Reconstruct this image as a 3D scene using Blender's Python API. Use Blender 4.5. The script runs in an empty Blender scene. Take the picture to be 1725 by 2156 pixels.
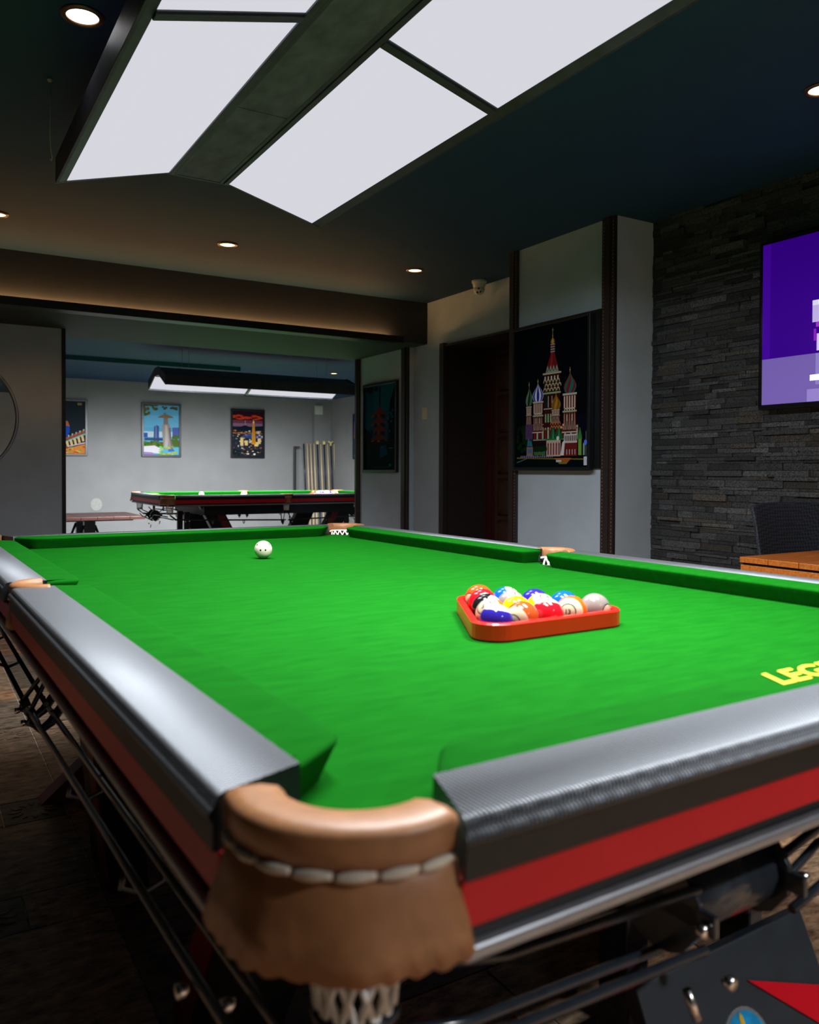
import bpy, bmesh, math, random
from math import sin, cos, pi, radians, sqrt
from mathutils import Vector, Matrix

random.seed(7)
S = bpy.context.scene
COL = S.collection

# ------------------------------------------------------------------ camera, world, lights, exposure
cam_d = bpy.data.cameras.new('camera')
cam = bpy.data.objects.new('camera', cam_d)
COL.objects.link(cam)
S.camera = cam
cam_d.sensor_fit = 'HORIZONTAL'
cam_d.sensor_width = 36.0
cam_d.lens = 36.0 * 1724.24 / 1725.0
cam_d.shift_y = -60.25 / 1725.0
cam_d.clip_start = 0.02
YAW, PIT, ROL = 0.54281, -0.01584, 0.003792
F_ = Vector((sin(YAW) * cos(PIT), cos(YAW) * cos(PIT), sin(PIT)))
R_ = Vector((cos(YAW), -sin(YAW), 0.0))
U_ = R_.cross(F_)
R2, U2 = R_ * cos(ROL) + U_ * sin(ROL), U_ * cos(ROL) - R_ * sin(ROL)
M4 = Matrix(((R2.x, U2.x, -F_.x, -0.3552), (R2.y, U2.y, -F_.y, -0.6092), (R2.z, U2.z, -F_.z, 1.0841), (0, 0, 0, 1)))
cam.matrix_world = M4
cam_d.dof.use_dof = True
cam_d.dof.focus_distance = 3.0
cam_d.dof.aperture_fstop = 6.5

world = bpy.data.worlds.new('world')
S.world = world
world.use_nodes = True
world.node_tree.nodes['Background'].inputs[0].default_value = (0.02, 0.03, 0.035, 1)
world.node_tree.nodes['Background'].inputs[1].default_value = 0.3

S.view_settings.view_transform = 'Standard'
S.view_settings.look = 'None'
S.view_settings.gamma = 1.0
S.view_settings.exposure = 0.0
try:
    S.view_settings.use_curve_mapping = False
except Exception:
    pass
S.cycles.use_denoising = True
S.cycles.max_bounces = 8
S.cycles.sample_clamp_indirect = 6.0

LAMP_W = 23.0          # power of each unseen light sheet added below a lamp diffuser
LAMP_W_BACK = 125.0
PANEL_GLOW = 0.73      # what the diffusers themselves give off
DOWN_W = 2.6           # one ceiling downlight
COVE = 36.0


def lin(c):
    return tuple(((v / 255.0) / 12.92) if v / 255.0 <= 0.04045 else (((v / 255.0) + 0.055) / 1.055) ** 2.4 for v in c)


def area_light(name, loc, direction, sx, sy, power, color, spread, parent=None):
    l = bpy.data.lights.new(name, 'AREA')
    l.shape = 'RECTANGLE'
    l.size, l.size_y = sx, sy
    l.energy = power
    l.color = color
    l.spread = spread
    o = bpy.data.objects.new(name, l)
    COL.objects.link(o)
    o.location = loc
    d = Vector(direction).normalized()
    z = -d
    x = Vector((1, 0, 0))
    x = (x - z * x.dot(z)).normalized()
    y = z.cross(x)
    o.rotation_euler = Matrix((x, y, z)).transposed().to_euler()
    if parent:
        o.parent = parent
    return o


def spot_light(name, loc, power, color, ang=2.2, blend=1.0, rad=0.05, parent=None):
    l = bpy.data.lights.new(name, 'SPOT')
    l.energy = power
    l.color = color
    l.spot_size = ang
    l.spot_blend = blend
    l.shadow_soft_size = rad
    o = bpy.data.objects.new(name, l)
    COL.objects.link(o)
    o.location = loc
    if parent:
        o.parent = parent
    return o


# ------------------------------------------------------------------ materials
def principled(name, color, rough=0.5, metal=0.0, coat=0.0, spec=0.5, sheen=0.0):
    m = bpy.data.materials.new(name)
    m.use_nodes = True
    b = m.node_tree.nodes['Principled BSDF']
    b.inputs['Base Color'].default_value = (*color, 1)
    b.inputs['Roughness'].default_value = rough
    b.inputs['Metallic'].default_value = metal
    b.inputs['Coat Weight'].default_value = coat
    b.inputs['Specular IOR Level'].default_value = spec
    b.inputs['Sheen Weight'].default_value = sheen
    return m, m.node_tree, b


def noise_mat(name, color, rough=0.5, metal=0.0, scale=20.0, amt=0.15, bump=0.0, coat=0.0, spec=0.5, stretch=(1, 1, 1), detail=4.0, sheen=0.0, bscale=None):
    m, nt, b = principled(name, color, rough, metal, coat, spec, sheen)
    tc = nt.nodes.new('ShaderNodeTexCoord')
    mp = nt.nodes.new('ShaderNodeMapping')
    mp.inputs['Scale'].default_value = stretch
    nt.links.new(tc.outputs['Object'], mp.inputs['Vector'])
    n = nt.nodes.new('ShaderNodeTexNoise')
    n.inputs['Scale'].default_value = scale
    n.inputs['Detail'].default_value = detail
    nt.links.new(mp.outputs[0], n.inputs['Vector'])
    r = nt.nodes.new('ShaderNodeMapRange')
    r.inputs['From Min'].default_value = 0.3
    r.inputs['From Max'].default_value = 0.7
    r.inputs['To Min'].default_value = 1.0 - amt
    r.inputs['To Max'].default_value = 1.0 + amt
    nt.links.new(n.outputs[0], r.inputs['Value'])
    v = nt.nodes.new('ShaderNodeVectorMath')
    v.operation = 'SCALE'
    v.inputs[0].default_value = color
    nt.links.new(r.outputs[0], v.inputs['Scale'])
    nt.links.new(v.outputs[0], b.inputs['Base Color'])
    if bump:
        src = n
        if bscale:
            src = nt.nodes.new('ShaderNodeTexNoise')
            src.inputs['Scale'].default_value = bscale
            src.inputs['Detail'].default_value = 3
            nt.links.new(mp.outputs[0], src.inputs['Vector'])
        bp = nt.nodes.new('ShaderNodeBump')
        bp.inputs['Strength'].default_value = bump
        bp.inputs['Distance'].default_value = 0.01
        nt.links.new(src.outputs[0], bp.inputs['Height'])
        nt.links.new(bp.outputs[0], b.inputs['Normal'])
    return m


def emit_mat(name, color, strength):
    m = bpy.data.materials.new(name)
    m.use_nodes = True
    nt = m.node_tree
    for n in list(nt.nodes):
        nt.nodes.remove(n)
    o = nt.nodes.new('ShaderNodeOutputMaterial')
    e = nt.nodes.new('ShaderNodeEmission')
    e.inputs[0].default_value = (*color, 1)
    e.inputs[1].default_value = strength
    nt.links.new(e.outputs[0], o.inputs[0])
    return m


def attr_mat(name, rough=0.4, emission=0.0, spec=0.5, noise=0.0, nscale=30.0, bump=0.0, stretch=(1, 1, 1)):
    """colour comes from the mesh's own 'Col' attribute (prints, tiles, stones)"""
    m, nt, b = principled(name, (0.5, 0.5, 0.5), rough, 0.0, 0.0, spec)
    a = nt.nodes.new('ShaderNodeAttribute')
    a.attribute_name = 'Col'
    out = a.outputs['Color']
    if noise or bump:
        tc = nt.nodes.new('ShaderNodeTexCoord')
        mp = nt.nodes.new('ShaderNodeMapping')
        mp.inputs['Scale'].default_value = stretch
        nt.links.new(tc.outputs['Object'], mp.inputs['Vector'])
        n = nt.nodes.new('ShaderNodeTexNoise')
        n.inputs['Scale'].default_value = nscale
        n.inputs['Detail'].default_value = 8
        n.inputs['Roughness'].default_value = 0.7
        nt.links.new(mp.outputs[0], n.inputs['Vector'])
        r = nt.nodes.new('ShaderNodeMapRange')
        r.inputs['From Min'].default_value = 0.35
        r.inputs['From Max'].default_value = 0.7
        r.inputs['To Min'].default_value = 1 - noise
        r.inputs['To Max'].default_value = 1 + noise * 1.3
        nt.links.new(n.outputs[0], r.inputs['Value'])
        v = nt.nodes.new('ShaderNodeVectorMath')
        v.operation = 'SCALE'
        nt.links.new(out, v.inputs[0])
        nt.links.new(r.outputs[0], v.inputs['Scale'])
        out = v.outputs[0]
        if bump:
            bp = nt.nodes.new('ShaderNodeBump')
            bp.inputs['Strength'].default_value = bump
            bp.inputs['Distance'].default_value = 0.01
            nt.links.new(n.outputs[0], bp.inputs['Height'])
            nt.links.new(bp.outputs[0], b.inputs['Normal'])
    nt.links.new(out, b.inputs['Base Color'])
    if emission:
        nt.links.new(out, b.inputs['Emission Color'])
        b.inputs['Emission Strength'].default_value = emission
    return m


def carbon_mat(name, axis):
    """woven carbon film; its ridges run across the rail"""
    m, nt, b = principled(name, (0.035, 0.037, 0.042), 0.54, 0.9, 0.0, 0.5)
    tc = nt.nodes.new('ShaderNodeTexCoord')
    ck = nt.nodes.new('ShaderNodeTexChecker')
    ck.inputs['Scale'].default_value = 420.0
    ck.inputs[1].default_value = (0.12, 0.125, 0.135, 1)
    ck.inputs[2].default_value = (0.25, 0.26, 0.28, 1)
    nt.links.new(tc.outputs['Object'], ck.inputs['Vector'])
    nt.links.new(ck.outputs[0], b.inputs['Base Color'])
    w = nt.nodes.new('ShaderNodeTexWave')
    w.wave_type = 'BANDS'
    w.bands_direction = axis
    w.inputs['Scale'].default_value = 78.0
    w.inputs['Distortion'].default_value = 0.0
    nt.links.new(tc.outputs['Object'], w.inputs['Vector'])
    bp = nt.nodes.new('ShaderNodeBump')
    bp.inputs['Strength'].default_value = 1.0
    bp.inputs['Distance'].default_value = 0.0006
    nt.links.new(w.outputs[1], bp.inputs['Height'])
    nt.links.new(bp.outputs[0], b.inputs['Normal'])
    return m


def cloth_mat(name):
    m, nt, b = principled(name, lin((28, 160, 22)), 0.95, 0.0, 0.0, 0.04, 0.0)
    tc = nt.nodes.new('ShaderNodeTexCoord')
    mp = nt.nodes.new('ShaderNodeMapping')
    mp.inputs['Scale'].default_value = (4.0, 14.0, 14.0)
    nt.links.new(tc.outputs['Object'], mp.inputs['Vector'])
    n = nt.nodes.new('ShaderNodeTexNoise')
    n.inputs['Scale'].default_value = 3.5
    n.inputs['Detail'].default_value = 8
    n.inputs['Roughness'].default_value = 0.65
    nt.links.new(mp.outputs[0], n.inputs['Vector'])
    cr = nt.nodes.new('ShaderNodeValToRGB')
    cr.color_ramp.elements[0].position = 0.3
    cr.color_ramp.elements[0].color = (0.0022, 0.083, 0.0035, 1)
    cr.color_ramp.elements[1].position = 0.75
    cr.color_ramp.elements[1].color = (0.0050, 0.112, 0.0055, 1)
    nt.links.new(n.outputs[0], cr.inputs[0])
    nt.links.new(cr.outputs[0], b.inputs['Base Color'])
    n2 = nt.nodes.new('ShaderNodeTexNoise')
    n2.inputs['Scale'].default_value = 900
    nt.links.new(tc.outputs['Object'], n2.inputs['Vector'])
    bp = nt.nodes.new('ShaderNodeBump')
    bp.inputs['Strength'].default_value = 0.15
    bp.inputs['Distance'].default_value = 0.001
    nt.links.new(n2.outputs[0], bp.inputs['Height'])
    nt.links.new(bp.outputs[0], b.inputs['Normal'])
    return m


MAT = {}
MAT['wall'] = noise_mat('grey_wall_paint', (0.50, 0.585, 0.66), 0.75, scale=6, amt=0.05, bump=0.03, bscale=120)
MAT['wall_back'] = noise_mat('grey_wall_paint_mottled', (0.275, 0.28, 0.285), 0.7, scale=3, amt=0.07, bump=0.02, bscale=90)
MAT['ceil'] = noise_mat('dark_ceiling_paint', (0.007, 0.046, 0.100), 0.8, scale=5, amt=0.06)
MAT['beam'] = noise_mat('dark_beam_paint', (0.026, 0.030, 0.038), 0.7, scale=8, amt=0.08)
MAT['black_metal'] = noise_mat('black_powder_coat', (0.020, 0.025, 0.032), 0.2, scale=60, amt=0.2, bump=0.02)
MAT['black_plastic'] = noise_mat('black_plastic', (0.007, 0.009, 0.010), 0.42, scale=40, amt=0.15, spec=0.35)
MAT['lamp_frame'] = noise_mat('dark_lamp_aluminium', (0.058, 0.056, 0.075), 0.45, 0.3, scale=14, amt=0.25)
MAT['lamp_spine'] = noise_mat('smudged_lamp_spine', (0.12, 0.105, 0.16), 0.6, 0.0, scale=9, amt=0.35, stretch=(2, 1, 1))
MAT['diffuser'] = emit_mat('lit_diffuser', lin((246, 246, 255)), PANEL_GLOW)
MAT['warm_bulb'] = emit_mat('warm_downlight', (1.0, 0.72, 0.40), 6.0)
MAT['white_bulb'] = emit_mat('bright_downlight', (1.0, 0.90, 0.85), 5.0)
MAT['bronze'] = noise_mat('bronze_trim', (0.22, 0.13, 0.06), 0.35, 0.8, scale=50, amt=0.1)
MAT['cove_strip'] = emit_mat('warm_led_strip', (1.0, 0.50, 0.18), COVE)
MAT['carbon_long'] = carbon_mat('carbon_weave_long', 'Y')
MAT['carbon_short'] = carbon_mat('carbon_weave_short', 'X')
MAT['cloth'] = cloth_mat('green_cloth')
MAT['red'] = noise_mat('red_lacquer', lin((190, 4, 26)), 0.38, scale=5, amt=0.08, spec=0.3)
MAT['dark_red'] = noise_mat('dark_red_panel', lin((110, 4, 10)), 0.4, scale=8, amt=0.1)
MAT['silver'] = noise_mat('brushed_grey_strip', (0.30, 0.31, 0.33), 0.38, 0.7, scale=40, amt=0.1, stretch=(1, 1, 8))
MAT['chrome'] = noise_mat('chrome_bolt', (0.75, 0.72, 0.68), 0.22, 1.0, scale=30, amt=0.05)
MAT['leather'] = noise_mat('tan_leather', lin((158, 108, 70)), 0.42, scale=70, amt=0.10, bump=0.04)
MAT['lace'] = noise_mat('cream_lace', lin((205, 190, 170)), 0.6, scale=90, amt=0.1)
MAT['net'] = noise_mat('white_net_cord', lin((238, 236, 232)), 0.7, scale=90, amt=0.08)
MAT['yellow'] = noise_mat('yellow_print', lin((240, 215, 30)), 0.7, scale=60, amt=0.08)
MAT['rack'] = noise_mat('red_rack_plastic', lin((245, 28, 16)), 0.3, scale=20, amt=0.06, coat=0.2)
MAT['print'] = attr_mat('glossy_print', 0.6, 0.0, 0.03)
MAT['screen'] = attr_mat('tv_picture', 0.18, 0.85, 0.5)
MAT['stone'] = attr_mat('ledger_stone', 0.48, 0.0, 0.6, noise=0.95, nscale=130, bump=1.0)
MAT['tile'] = attr_mat('rustic_slate_tile', 0.5, 0.0, 0.3, noise=0.75, nscale=15, bump=0.3, stretch=(1, 2.4, 1))
MAT['grout'] = noise_mat('pale_grout', (0.16, 0.15, 0.13), 0.8, scale=40, amt=0.3)
MAT['trim_leather'] = noise_mat('brown_studded_trim', lin((48, 38, 36)), 0.45, scale=90, amt=0.25, bump=0.1)
MAT['stitch'] = noise_mat('tan_stitching', lin((150, 120, 95)), 0.6, scale=90, amt=0.1)
MAT['door_lining'] = noise_mat('speckled_brown_lining', lin((52, 44, 42)), 0.5, scale=220, amt=0.9, bump=0.15)
MAT['door_red'] = noise_mat('dark_red_stile', lin((70, 22, 24)), 0.4, scale=30, amt=0.2)
MAT['door_leather'] = noise_mat('tufted_brown_leather', lin((78, 52, 40)), 0.4, scale=25, amt=0.25, bump=0.05)
MAT['frame'] = noise_mat('black_picture_frame', (0.010, 0.012, 0.014), 0.3, scale=50, amt=0.15)
MAT['mirror'] = noise_mat('mirror_glass', (0.75, 0.78, 0.80), 0.02, 1.0, scale=3, amt=0.02)
MAT['orange_wood'] = noise_mat('orange_varnished_wood', lin((206, 116, 44)), 0.35, scale=7, amt=0.28, stretch=(1, 14, 14), coat=0.2)
MAT['dark_wood'] = noise_mat('dark_brown_wood', lin((74, 44, 38)), 0.4, scale=7, amt=0.35, stretch=(14, 1, 14))
MAT['cue_wood'] = noise_mat('pale_cue_wood', lin((214, 190, 150)), 0.35, scale=30, amt=0.08, stretch=(1, 1, 0.2))
MAT['cue_dark'] = noise_mat('dark_cue_butt', lin((38, 44, 50)), 0.35, scale=30, amt=0.1)
MAT['white_plastic'] = noise_mat('white_plastic', lin((215, 215, 208)), 0.4, scale=30, amt=0.03)
MAT['cream_plastic'] = noise_mat('cream_switch_plastic', lin((245, 228, 205)), 0.35, scale=30, amt=0.03)
MAT['black_gloss'] = noise_mat('black_lens', (0.01, 0.01, 0.012), 0.1, scale=20, amt=0.1)
MAT['navy_panel'] = noise_mat('navy_black_panel', (0.016, 0.022, 0.028), 0.4, scale=30, amt=0.15)
MAT['rest_head'] = noise_mat('yellow_plastic_rest', lin((225, 220, 150)), 0.4, scale=40, amt=0.05)
MAT['wire'] = noise_mat('steel_wire', (0.5, 0.42, 0.32), 0.45, 0.3, scale=40, amt=0.1)


def weave_mat(name):
    m, nt, b = principled(name, (0.02, 0.026, 0.036), 0.65)
    tc = nt.nodes.new('ShaderNodeTexCoord')
    mp = nt.nodes.new('ShaderNodeMapping')
    mp.inputs['Rotation'].default_value = (0, radians(45), 0)
    nt.links.new(tc.outputs['Object'], mp.inputs['Vector'])
    ck = nt.nodes.new('ShaderNodeTexChecker')
    ck.inputs['Scale'].default_value = 90.0
    ck.inputs[1].default_value = (0.010, 0.013, 0.020, 1)
    ck.inputs[2].default_value = (0.032, 0.040, 0.055, 1)
    nt.links.new(mp.outputs[0], ck.inputs['Vector'])
    nt.links.new(ck.outputs[0], b.inputs['Base Color'])
    return m


MAT['weave'] = weave_mat('navy_diamond_weave')


# ------------------------------------------------------------------ mesh builder
class MB:
    def __init__(s):
        s.v, s.f, s.m, s.c, s.sm = [], [], [], [], []

    def add(s, verts, faces, m=0, col=None, smooth=False):
        o = len(s.v)
        s.v += [tuple(p) for p in verts]
        for f in faces:
            s.f.append([i + o for i in f])
            s.m.append(m)
            s.c.append(col)
            s.sm.append(smooth)
        return s

    def box(s, x0, x1, y0, y1, z0, z1, m=0, col=None):
        v = [(x0, y0, z0), (x1, y0, z0), (x1, y1, z0), (x0, y1, z0), (x0, y0, z1), (x1, y0, z1), (x1, y1, z1), (x0, y1, z1)]
        return s.add(v, [(0, 3, 2, 1), (4, 5, 6, 7), (0, 1, 5, 4), (1, 2, 6, 5), (2, 3, 7, 6), (3, 0, 4, 7)], m, col)

    def hexa(s, lo, hi, m=0, col=None):
        """two quads (lists of 4 points, same winding) joined to a solid"""
        v = list(lo) + list(hi)
        return s.add(v, [(0, 3, 2, 1), (4, 5, 6, 7), (0, 1, 5, 4), (1, 2, 6, 5), (2, 3, 7, 6), (3, 0, 4, 7)], m, col)

    def tube(s, pts, r, n=8, m=0, cap=True, closed=False):
        pts = [Vector(p) for p in pts]
        rs = r if isinstance(r, (list, tuple)) else [r] * len(pts)
        rings = []
        prev = None
        N = len(pts)
        for i, p in enumerate(pts):
            if closed:
                d = pts[(i + 1) % N] - pts[i - 1]
            else:
                d = pts[min(i + 1, N - 1)] - pts[max(i - 1, 0)]
            d.normalize()
            a = prev if prev is not None else (Vector((0, 0, 1)) if abs(d.z) < 0.9 else Vector((1, 0, 0)))
            x = (a - d * a.dot(d)).normalized()
            y = d.cross(x)
            prev = x
            rings.append([p + (x * cos(2 * pi * k / n) + y * sin(2 * pi * k / n)) * rs[i] for k in range(n)])
        return s.loft(rings, m, cap=cap and not closed, wrap=closed)

    def loft(s, rings, m=0, cap=True, wrap=False, smooth=True, col=None, closed_ring=True):
        n = len(rings[0])
        v = [p for r in rings for p in r]
        f = []
        R = len(rings)
        for i in range(R if wrap else R - 1):
            j = (i + 1) % R
            for k in range(n if closed_ring else n - 1):
                k2 = (k + 1) % n
                f.append((i * n + k, i * n + k2, j * n + k2, j * n + k))
        s.add(v, f, m, col, smooth)
        if cap and not wrap:
            s.add(rings[0], [tuple(range(n))[::-1]], m, col)
            s.add(rings[-1], [tuple(range(n))], m, col)
        return s

    def lathe(s, prof, n=24, m=0, center=(0, 0, 0), axis='z', smooth=True, cap=True):
        rings = []
        for (r, z) in prof:
            ring = []
            for k in range(n):
                a = 2 * pi * k / n
                p = (r * cos(a), r * sin(a), z)
                if axis == 'y':
                    p = (p[0], p[2], -p[1])
                elif axis == 'x':
                    p = (p[2], p[0], p[1])
                ring.append((p[0] + center[0], p[1] + center[1], p[2] + center[2]))
            rings.append(ring)
        return s.loft(rings, m, cap=cap, smooth=smooth)

    def prism(s, pts, z0, z1, m=0, axis='z', col=None, mtop=None):
        n = len(pts)

        def P(a, b, c):
            return (a, b, c) if axis == 'z' else ((c, a, b) if axis == 'x' else (a, c, b))
        v = [P(a, b, z0) for a, b in pts] + [P(a, b, z1) for a, b in pts]
        s.add(v, [(k, (k + 1) % n, n + (k + 1) % n, n + k) for k in range(n)], m, col)
        s.add([P(a, b, z0) for a, b in pts], [tuple(range(n))[::-1]], m, col)
        s.add([P(a, b, z1) for a, b in pts], [tuple(range(n))], m if mtop is None else mtop, col)
        return s

    def sphere(s, r, n=24, m=0, center=(0, 0, 0), smooth=True):
        prof = []
        for i in range(n // 2 + 1):
            a = -pi / 2 + pi * i / (n // 2)
            prof.append((max(r * cos(a), 1e-5), r * sin(a)))
        return s.lathe(prof, n, m, center, cap=False, smooth=smooth)

    def build(s, name, mats, parent=None, loc=(0, 0, 0), rot=(0, 0, 0), bevel=0.0, seg=2, fixn=True, autosmooth=True):
        me = bpy.data.meshes.new(name)
        me.from_pydata(s.v, [], s.f)
        if not isinstance(mats, (list, tuple)):
            mats = [mats]
        for mm in mats:
            me.materials.append(MAT[mm] if isinstance(mm, str) else mm)
        me.polygons.foreach_set('material_index', s.m)
        me.polygons.foreach_set('use_smooth', s.sm)
        if any(c is not None for c in s.c):
            a = me.color_attributes.new('Col', 'FLOAT_COLOR', 'CORNER')
            i = 0
            for p in me.polygons:
                c = s.c[p.index] or (0.5, 0.5, 0.5)
                for _ in p.vertices:
                    a.data[i].color = (*c, 1)
                    i += 1
        if fixn:
            bm = bmesh.new()
            bm.from_mesh(me)
            bmesh.ops.remove_doubles(bm, verts=bm.verts, dist=1e-6)
            bmesh.ops.recalc_face_normals(bm, faces=bm.faces)
            bm.to_mesh(me)
            bm.free()
        me.update()
        o = bpy.data.objects.new(name, me)
        COL.objects.link(o)
        o.location = loc
        o.rotation_euler = rot
        if parent:
            o.parent = parent
        if bevel:
            b = o.modifiers.new('bevel', 'BEVEL')
            b.width = bevel
            b.segments = seg
            b.limit_method = 'ANGLE'
            b.angle_limit = radians(40)
        return o


def thing(name, label, cat, loc=(0, 0, 0), rz=0.0, group=None):
    o = bpy.data.objects.new(name, None)
    COL.objects.link(o)
    o.location = loc
    o.rotation_euler = (0, 0, rz)
    o.empty_display_size = 0.1
    return tag(o, label, cat, group)


def tag(o, label, cat, group=None):
    o['label'] = label
    o['category'] = cat
    if group:
        o['group'] = group
    return o


def struct(o, label=None, cat=None):
    o['kind'] = 'structure'
    if label:
        o['label'] = label
    if cat:
        o['category'] = cat
    return o


def text_mesh(txt, bold=0.0):
    c = bpy.data.curves.new('lettering', 'FONT')
    c.body = txt
    c.size = 1.0
    c.offset = bold
    c.resolution_u = 3
    c.align_x = 'CENTER'
    o = bpy.data.objects.new('lettering', c)
    COL.objects.link(o)
    dg = bpy.context.evaluated_depsgraph_get()
    dg.update()
    me = bpy.data.meshes.new_from_object(o.evaluated_get(dg))
    bm = bmesh.new()
    bm.from_mesh(me)
    bmesh.ops.triangulate(bm, faces=bm.faces)
    bmesh.ops.subdivide_edges(bm, edges=[e for e in bm.edges if e.calc_length() > 0.25], cuts=1)
    bmesh.ops.triangulate(bm, faces=bm.faces)
    vs = [tuple(v.co) for v in bm.verts]
    bm.verts.index_update()
    fs = [tuple(v.index for v in f.verts) for f in bm.faces]
    bm.free()
    bpy.data.objects.remove(o)
    bpy.data.curves.remove(c)
    bpy.data.meshes.remove(me)
    return vs, fs


def children(o):
    return [c for c in o.children]


def copy_tree(o, parent=None):
    c = o.copy()
    COL.objects.link(c)
    if parent:
        c.parent = parent
    for ch in children(o):
        copy_tree(ch, c)
    return c


# ------------------------------------------------------------------ the room
ZC = 2.475          # ceiling of the main room
ZB = 2.135          # soffit between the rooms
ZC2 = 2.32          # ceiling of the back room
XP, XS, XD = 2.92, 3.20, 3.30
YP = 2.64           # face of the pillar towards the camera
YBEAM, YLEFT, YFAR = 5.17, 6.0, 11.3

# floor: slabs of rustic tile in rows of different height
b = MB()
b.box(-3.6, 5.6, -4.0, 11.6, -0.1, -0.004, 0, (0.50, 0.47, 0.42))
rows = [0.67, 0.18, 0.47, 0.185]
tile_cols = [(r_ * 1.15, g_ * 0.92, b_ * 0.70) for r_, g_, b_ in [(0.115, 0.085, 0.062), (0.085, 0.066, 0.050), (0.060, 0.054, 0.048), (0.135, 0.100, 0.070), (0.095, 0.082, 0.068), (0.050, 0.048, 0.046), (0.12, 0.075, 0.055)]]
y = 2.33 - 4 * sum(rows) - 0.01
ri = 0
while y < 6.4:
    h = rows[ri % 4]
    # keep a long joint at x = 0.05 as in the room
    for sgn in (-1, 1):
        x = 0.05
        while abs(x) < 3.5:
            w = random.choice([0.47, 0.67, 0.67]) if h > 0.3 else random.choice([0.18, 0.47, 0.67])
            x2 = x + sgn * w
            g = 0.0025
            xa, xb = min(x, x2) + g, max(x, x2) - g
            c = random.choice(tile_cols)
            k = random.uniform(1.9, 3.8)
            b.box(xa, xb, y + g, y + h - g, -0.03, random.uniform(-0.0012, 0.0), 0, tuple(q * k for q in c))
            if h < 0.2 and abs(w - 0.18) < 0.01 and abs(x) < 1.5:
                cx, cy = (xa + xb) / 2, y + h / 2
                for a in range(12):
                    t = 2 * pi * a / 12
                    b.prism([(cx + cos(t + d) * rr * 0.07, cy + sin(t + d) * rr * 0.07) for d, rr in ((0, 0.5), (0.16, 0.8), (0, 1.05), (-0.16, 0.8))], -0.001, 0.0012, 0, col=tuple(q * k * 1.1 for q in c))
            x = x2
    y += h
    ri += 1
floor = struct(b.build('floor', 'tile'))

b = MB()
b.box(-3.6, 3.7, -4.0, YBEAM, ZC, ZC + 0.1)
struct(b.build('ceiling', 'ceil'))
b = MB()
b.box(-3.6, 5.6, 6.4, 11.6, ZC2, ZC2 + 0.1)
b.box(3.9, 5.3, 10.3, 11.3, 2.20, ZC2)
b.box(-1.4, 3.0, 8.9, 9.15, 2.27, ZC2)
struct(b.build('ceiling_back', 'ceil'))

# beam between the rooms, with a ledge that hides a warm light strip
b = MB()
b.box(-3.6, 3.30, YBEAM, 6.4, ZB, ZC + 0.1)
beam = struct(b.build('beam_front', 'beam'))
b = MB()
b.box(-3.4, 3.0, 5.05, YBEAM, ZB - 0.03, ZB - 0.01)
b.box(-3.4, 3.0, 5.045, 5.055, ZB - 0.03, ZB + 0.022)
b.box(-3.4, 3.0, 5.12, 5.16, ZB - 0.01, ZB + 0.002)
struct(b.build('trim_1', 'black_plastic'))
b = MB()
b.box(-3.3, 2.93, 5.13, 5.15, ZB + 0.002, ZB + 0.014)
ls = tag(b.build('light_strip', 'cove_strip'), 'warm light strip glowing on the ledge along the beam', 'light strip')

# walls
b = MB()
b.box(-3.6, 0.585, YLEFT, YLEFT + 0.25, 0, ZB)
struct(b.build('wall_left', 'wall'))
b = MB()
b.box(0.585, 0.612, YLEFT - 0.01, YLEFT + 0.27, 0, ZB)
struct(b.build('trim_2', 'black_plastic'))
b = MB()
b.box(-3.6, -3.4, -4.0, 6.4, 0, ZC)
struct(b.build('wall_side', 'beam'))
b = MB()
b.box(-3.6, 3.7, -4.2, -4.0, 0, ZC)
struct(b.build('wall_near', 'wall'))
b = MB()
b.box(-3.6, 5.6, YFAR, YFAR + 0.2, 0, ZC2)
b.box(5.02, 5.3, YFAR - 0.1, YFAR, 0, ZC2)
wb = struct(b.build('wall_back', 'wall_back'))
b = MB()
b.prism([(1.78 + 0.075 * cos(2 * pi * k / 24) * (1 + 0.06 * sin(3 * k)), 0.60 + 0.085 * sin(2 * pi * k / 24)) for k in range(24)], YFAR - 0.002, YFAR, 0, axis='y')
o = b.build('patch', noise_mat('pale_filler', (0.42, 0.42, 0.40), 0.8, scale=30, amt=0.1), wb)
b = MB()
b.box(5.3, 5.5, 6.4, 11.4, 0, ZC2)
struct(b.build('wall_back_right', 'wall_back'))
b = MB()
b.box(-3.6, -3.4, 6.4, 11.4, 0, ZC2)
struct(b.build('wall_back_left', 'wall_back'))
b = MB()
b.box(3.5, 5.5, 6.25, 6.4, 0, ZC2)
struct(b.build('wall_back_front', 'wall_back'))

# right wall with the door opening
b = MB()
b.box(XD, 3.72, 4.90, 6.37, 0, ZC)
b.box(XD, 3.72, 2.64, 3.75, 0, ZC)
b.box(XD, 3.72, 3.75, 4.90, 2.09, ZC)
struct(b.build('wall_right', 'wall'))

# pillar in front of it
b = MB()
b.box(XP, XD, YP, 3.545, 0, ZC)
struct(b.build('pillar_right', 'wall'))


def studded_strip(y0, y1, x, z0, z1, name, stitch_y):
    b = MB()
    b.box(x - 0.02, x, y0, y1, z0, z1)
    w = y1 - y0
    b.box(x - 0.028, x - 0.02, y0 + w * 0.32, y1 - w * 0.30, z0, z1)
    z = z0 + 0.02
    while z < z1 - 0.02:
        for sy in stitch_y:
            b.box(x - 0.0215, x - 0.02, sy - 0.0015, sy + 0.0015, z, z + 0.010, 1)
        z += 0.02
    return struct(b.build(name, ['trim_leather', 'stitch']))


studded_strip(3.485, 3.56, XP, 0, ZC, 'trim_3', [3.497])
studded_strip(YP, 2.735, XP, 0, ZC, 'trim_4', [2.722, 2.652])
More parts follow.
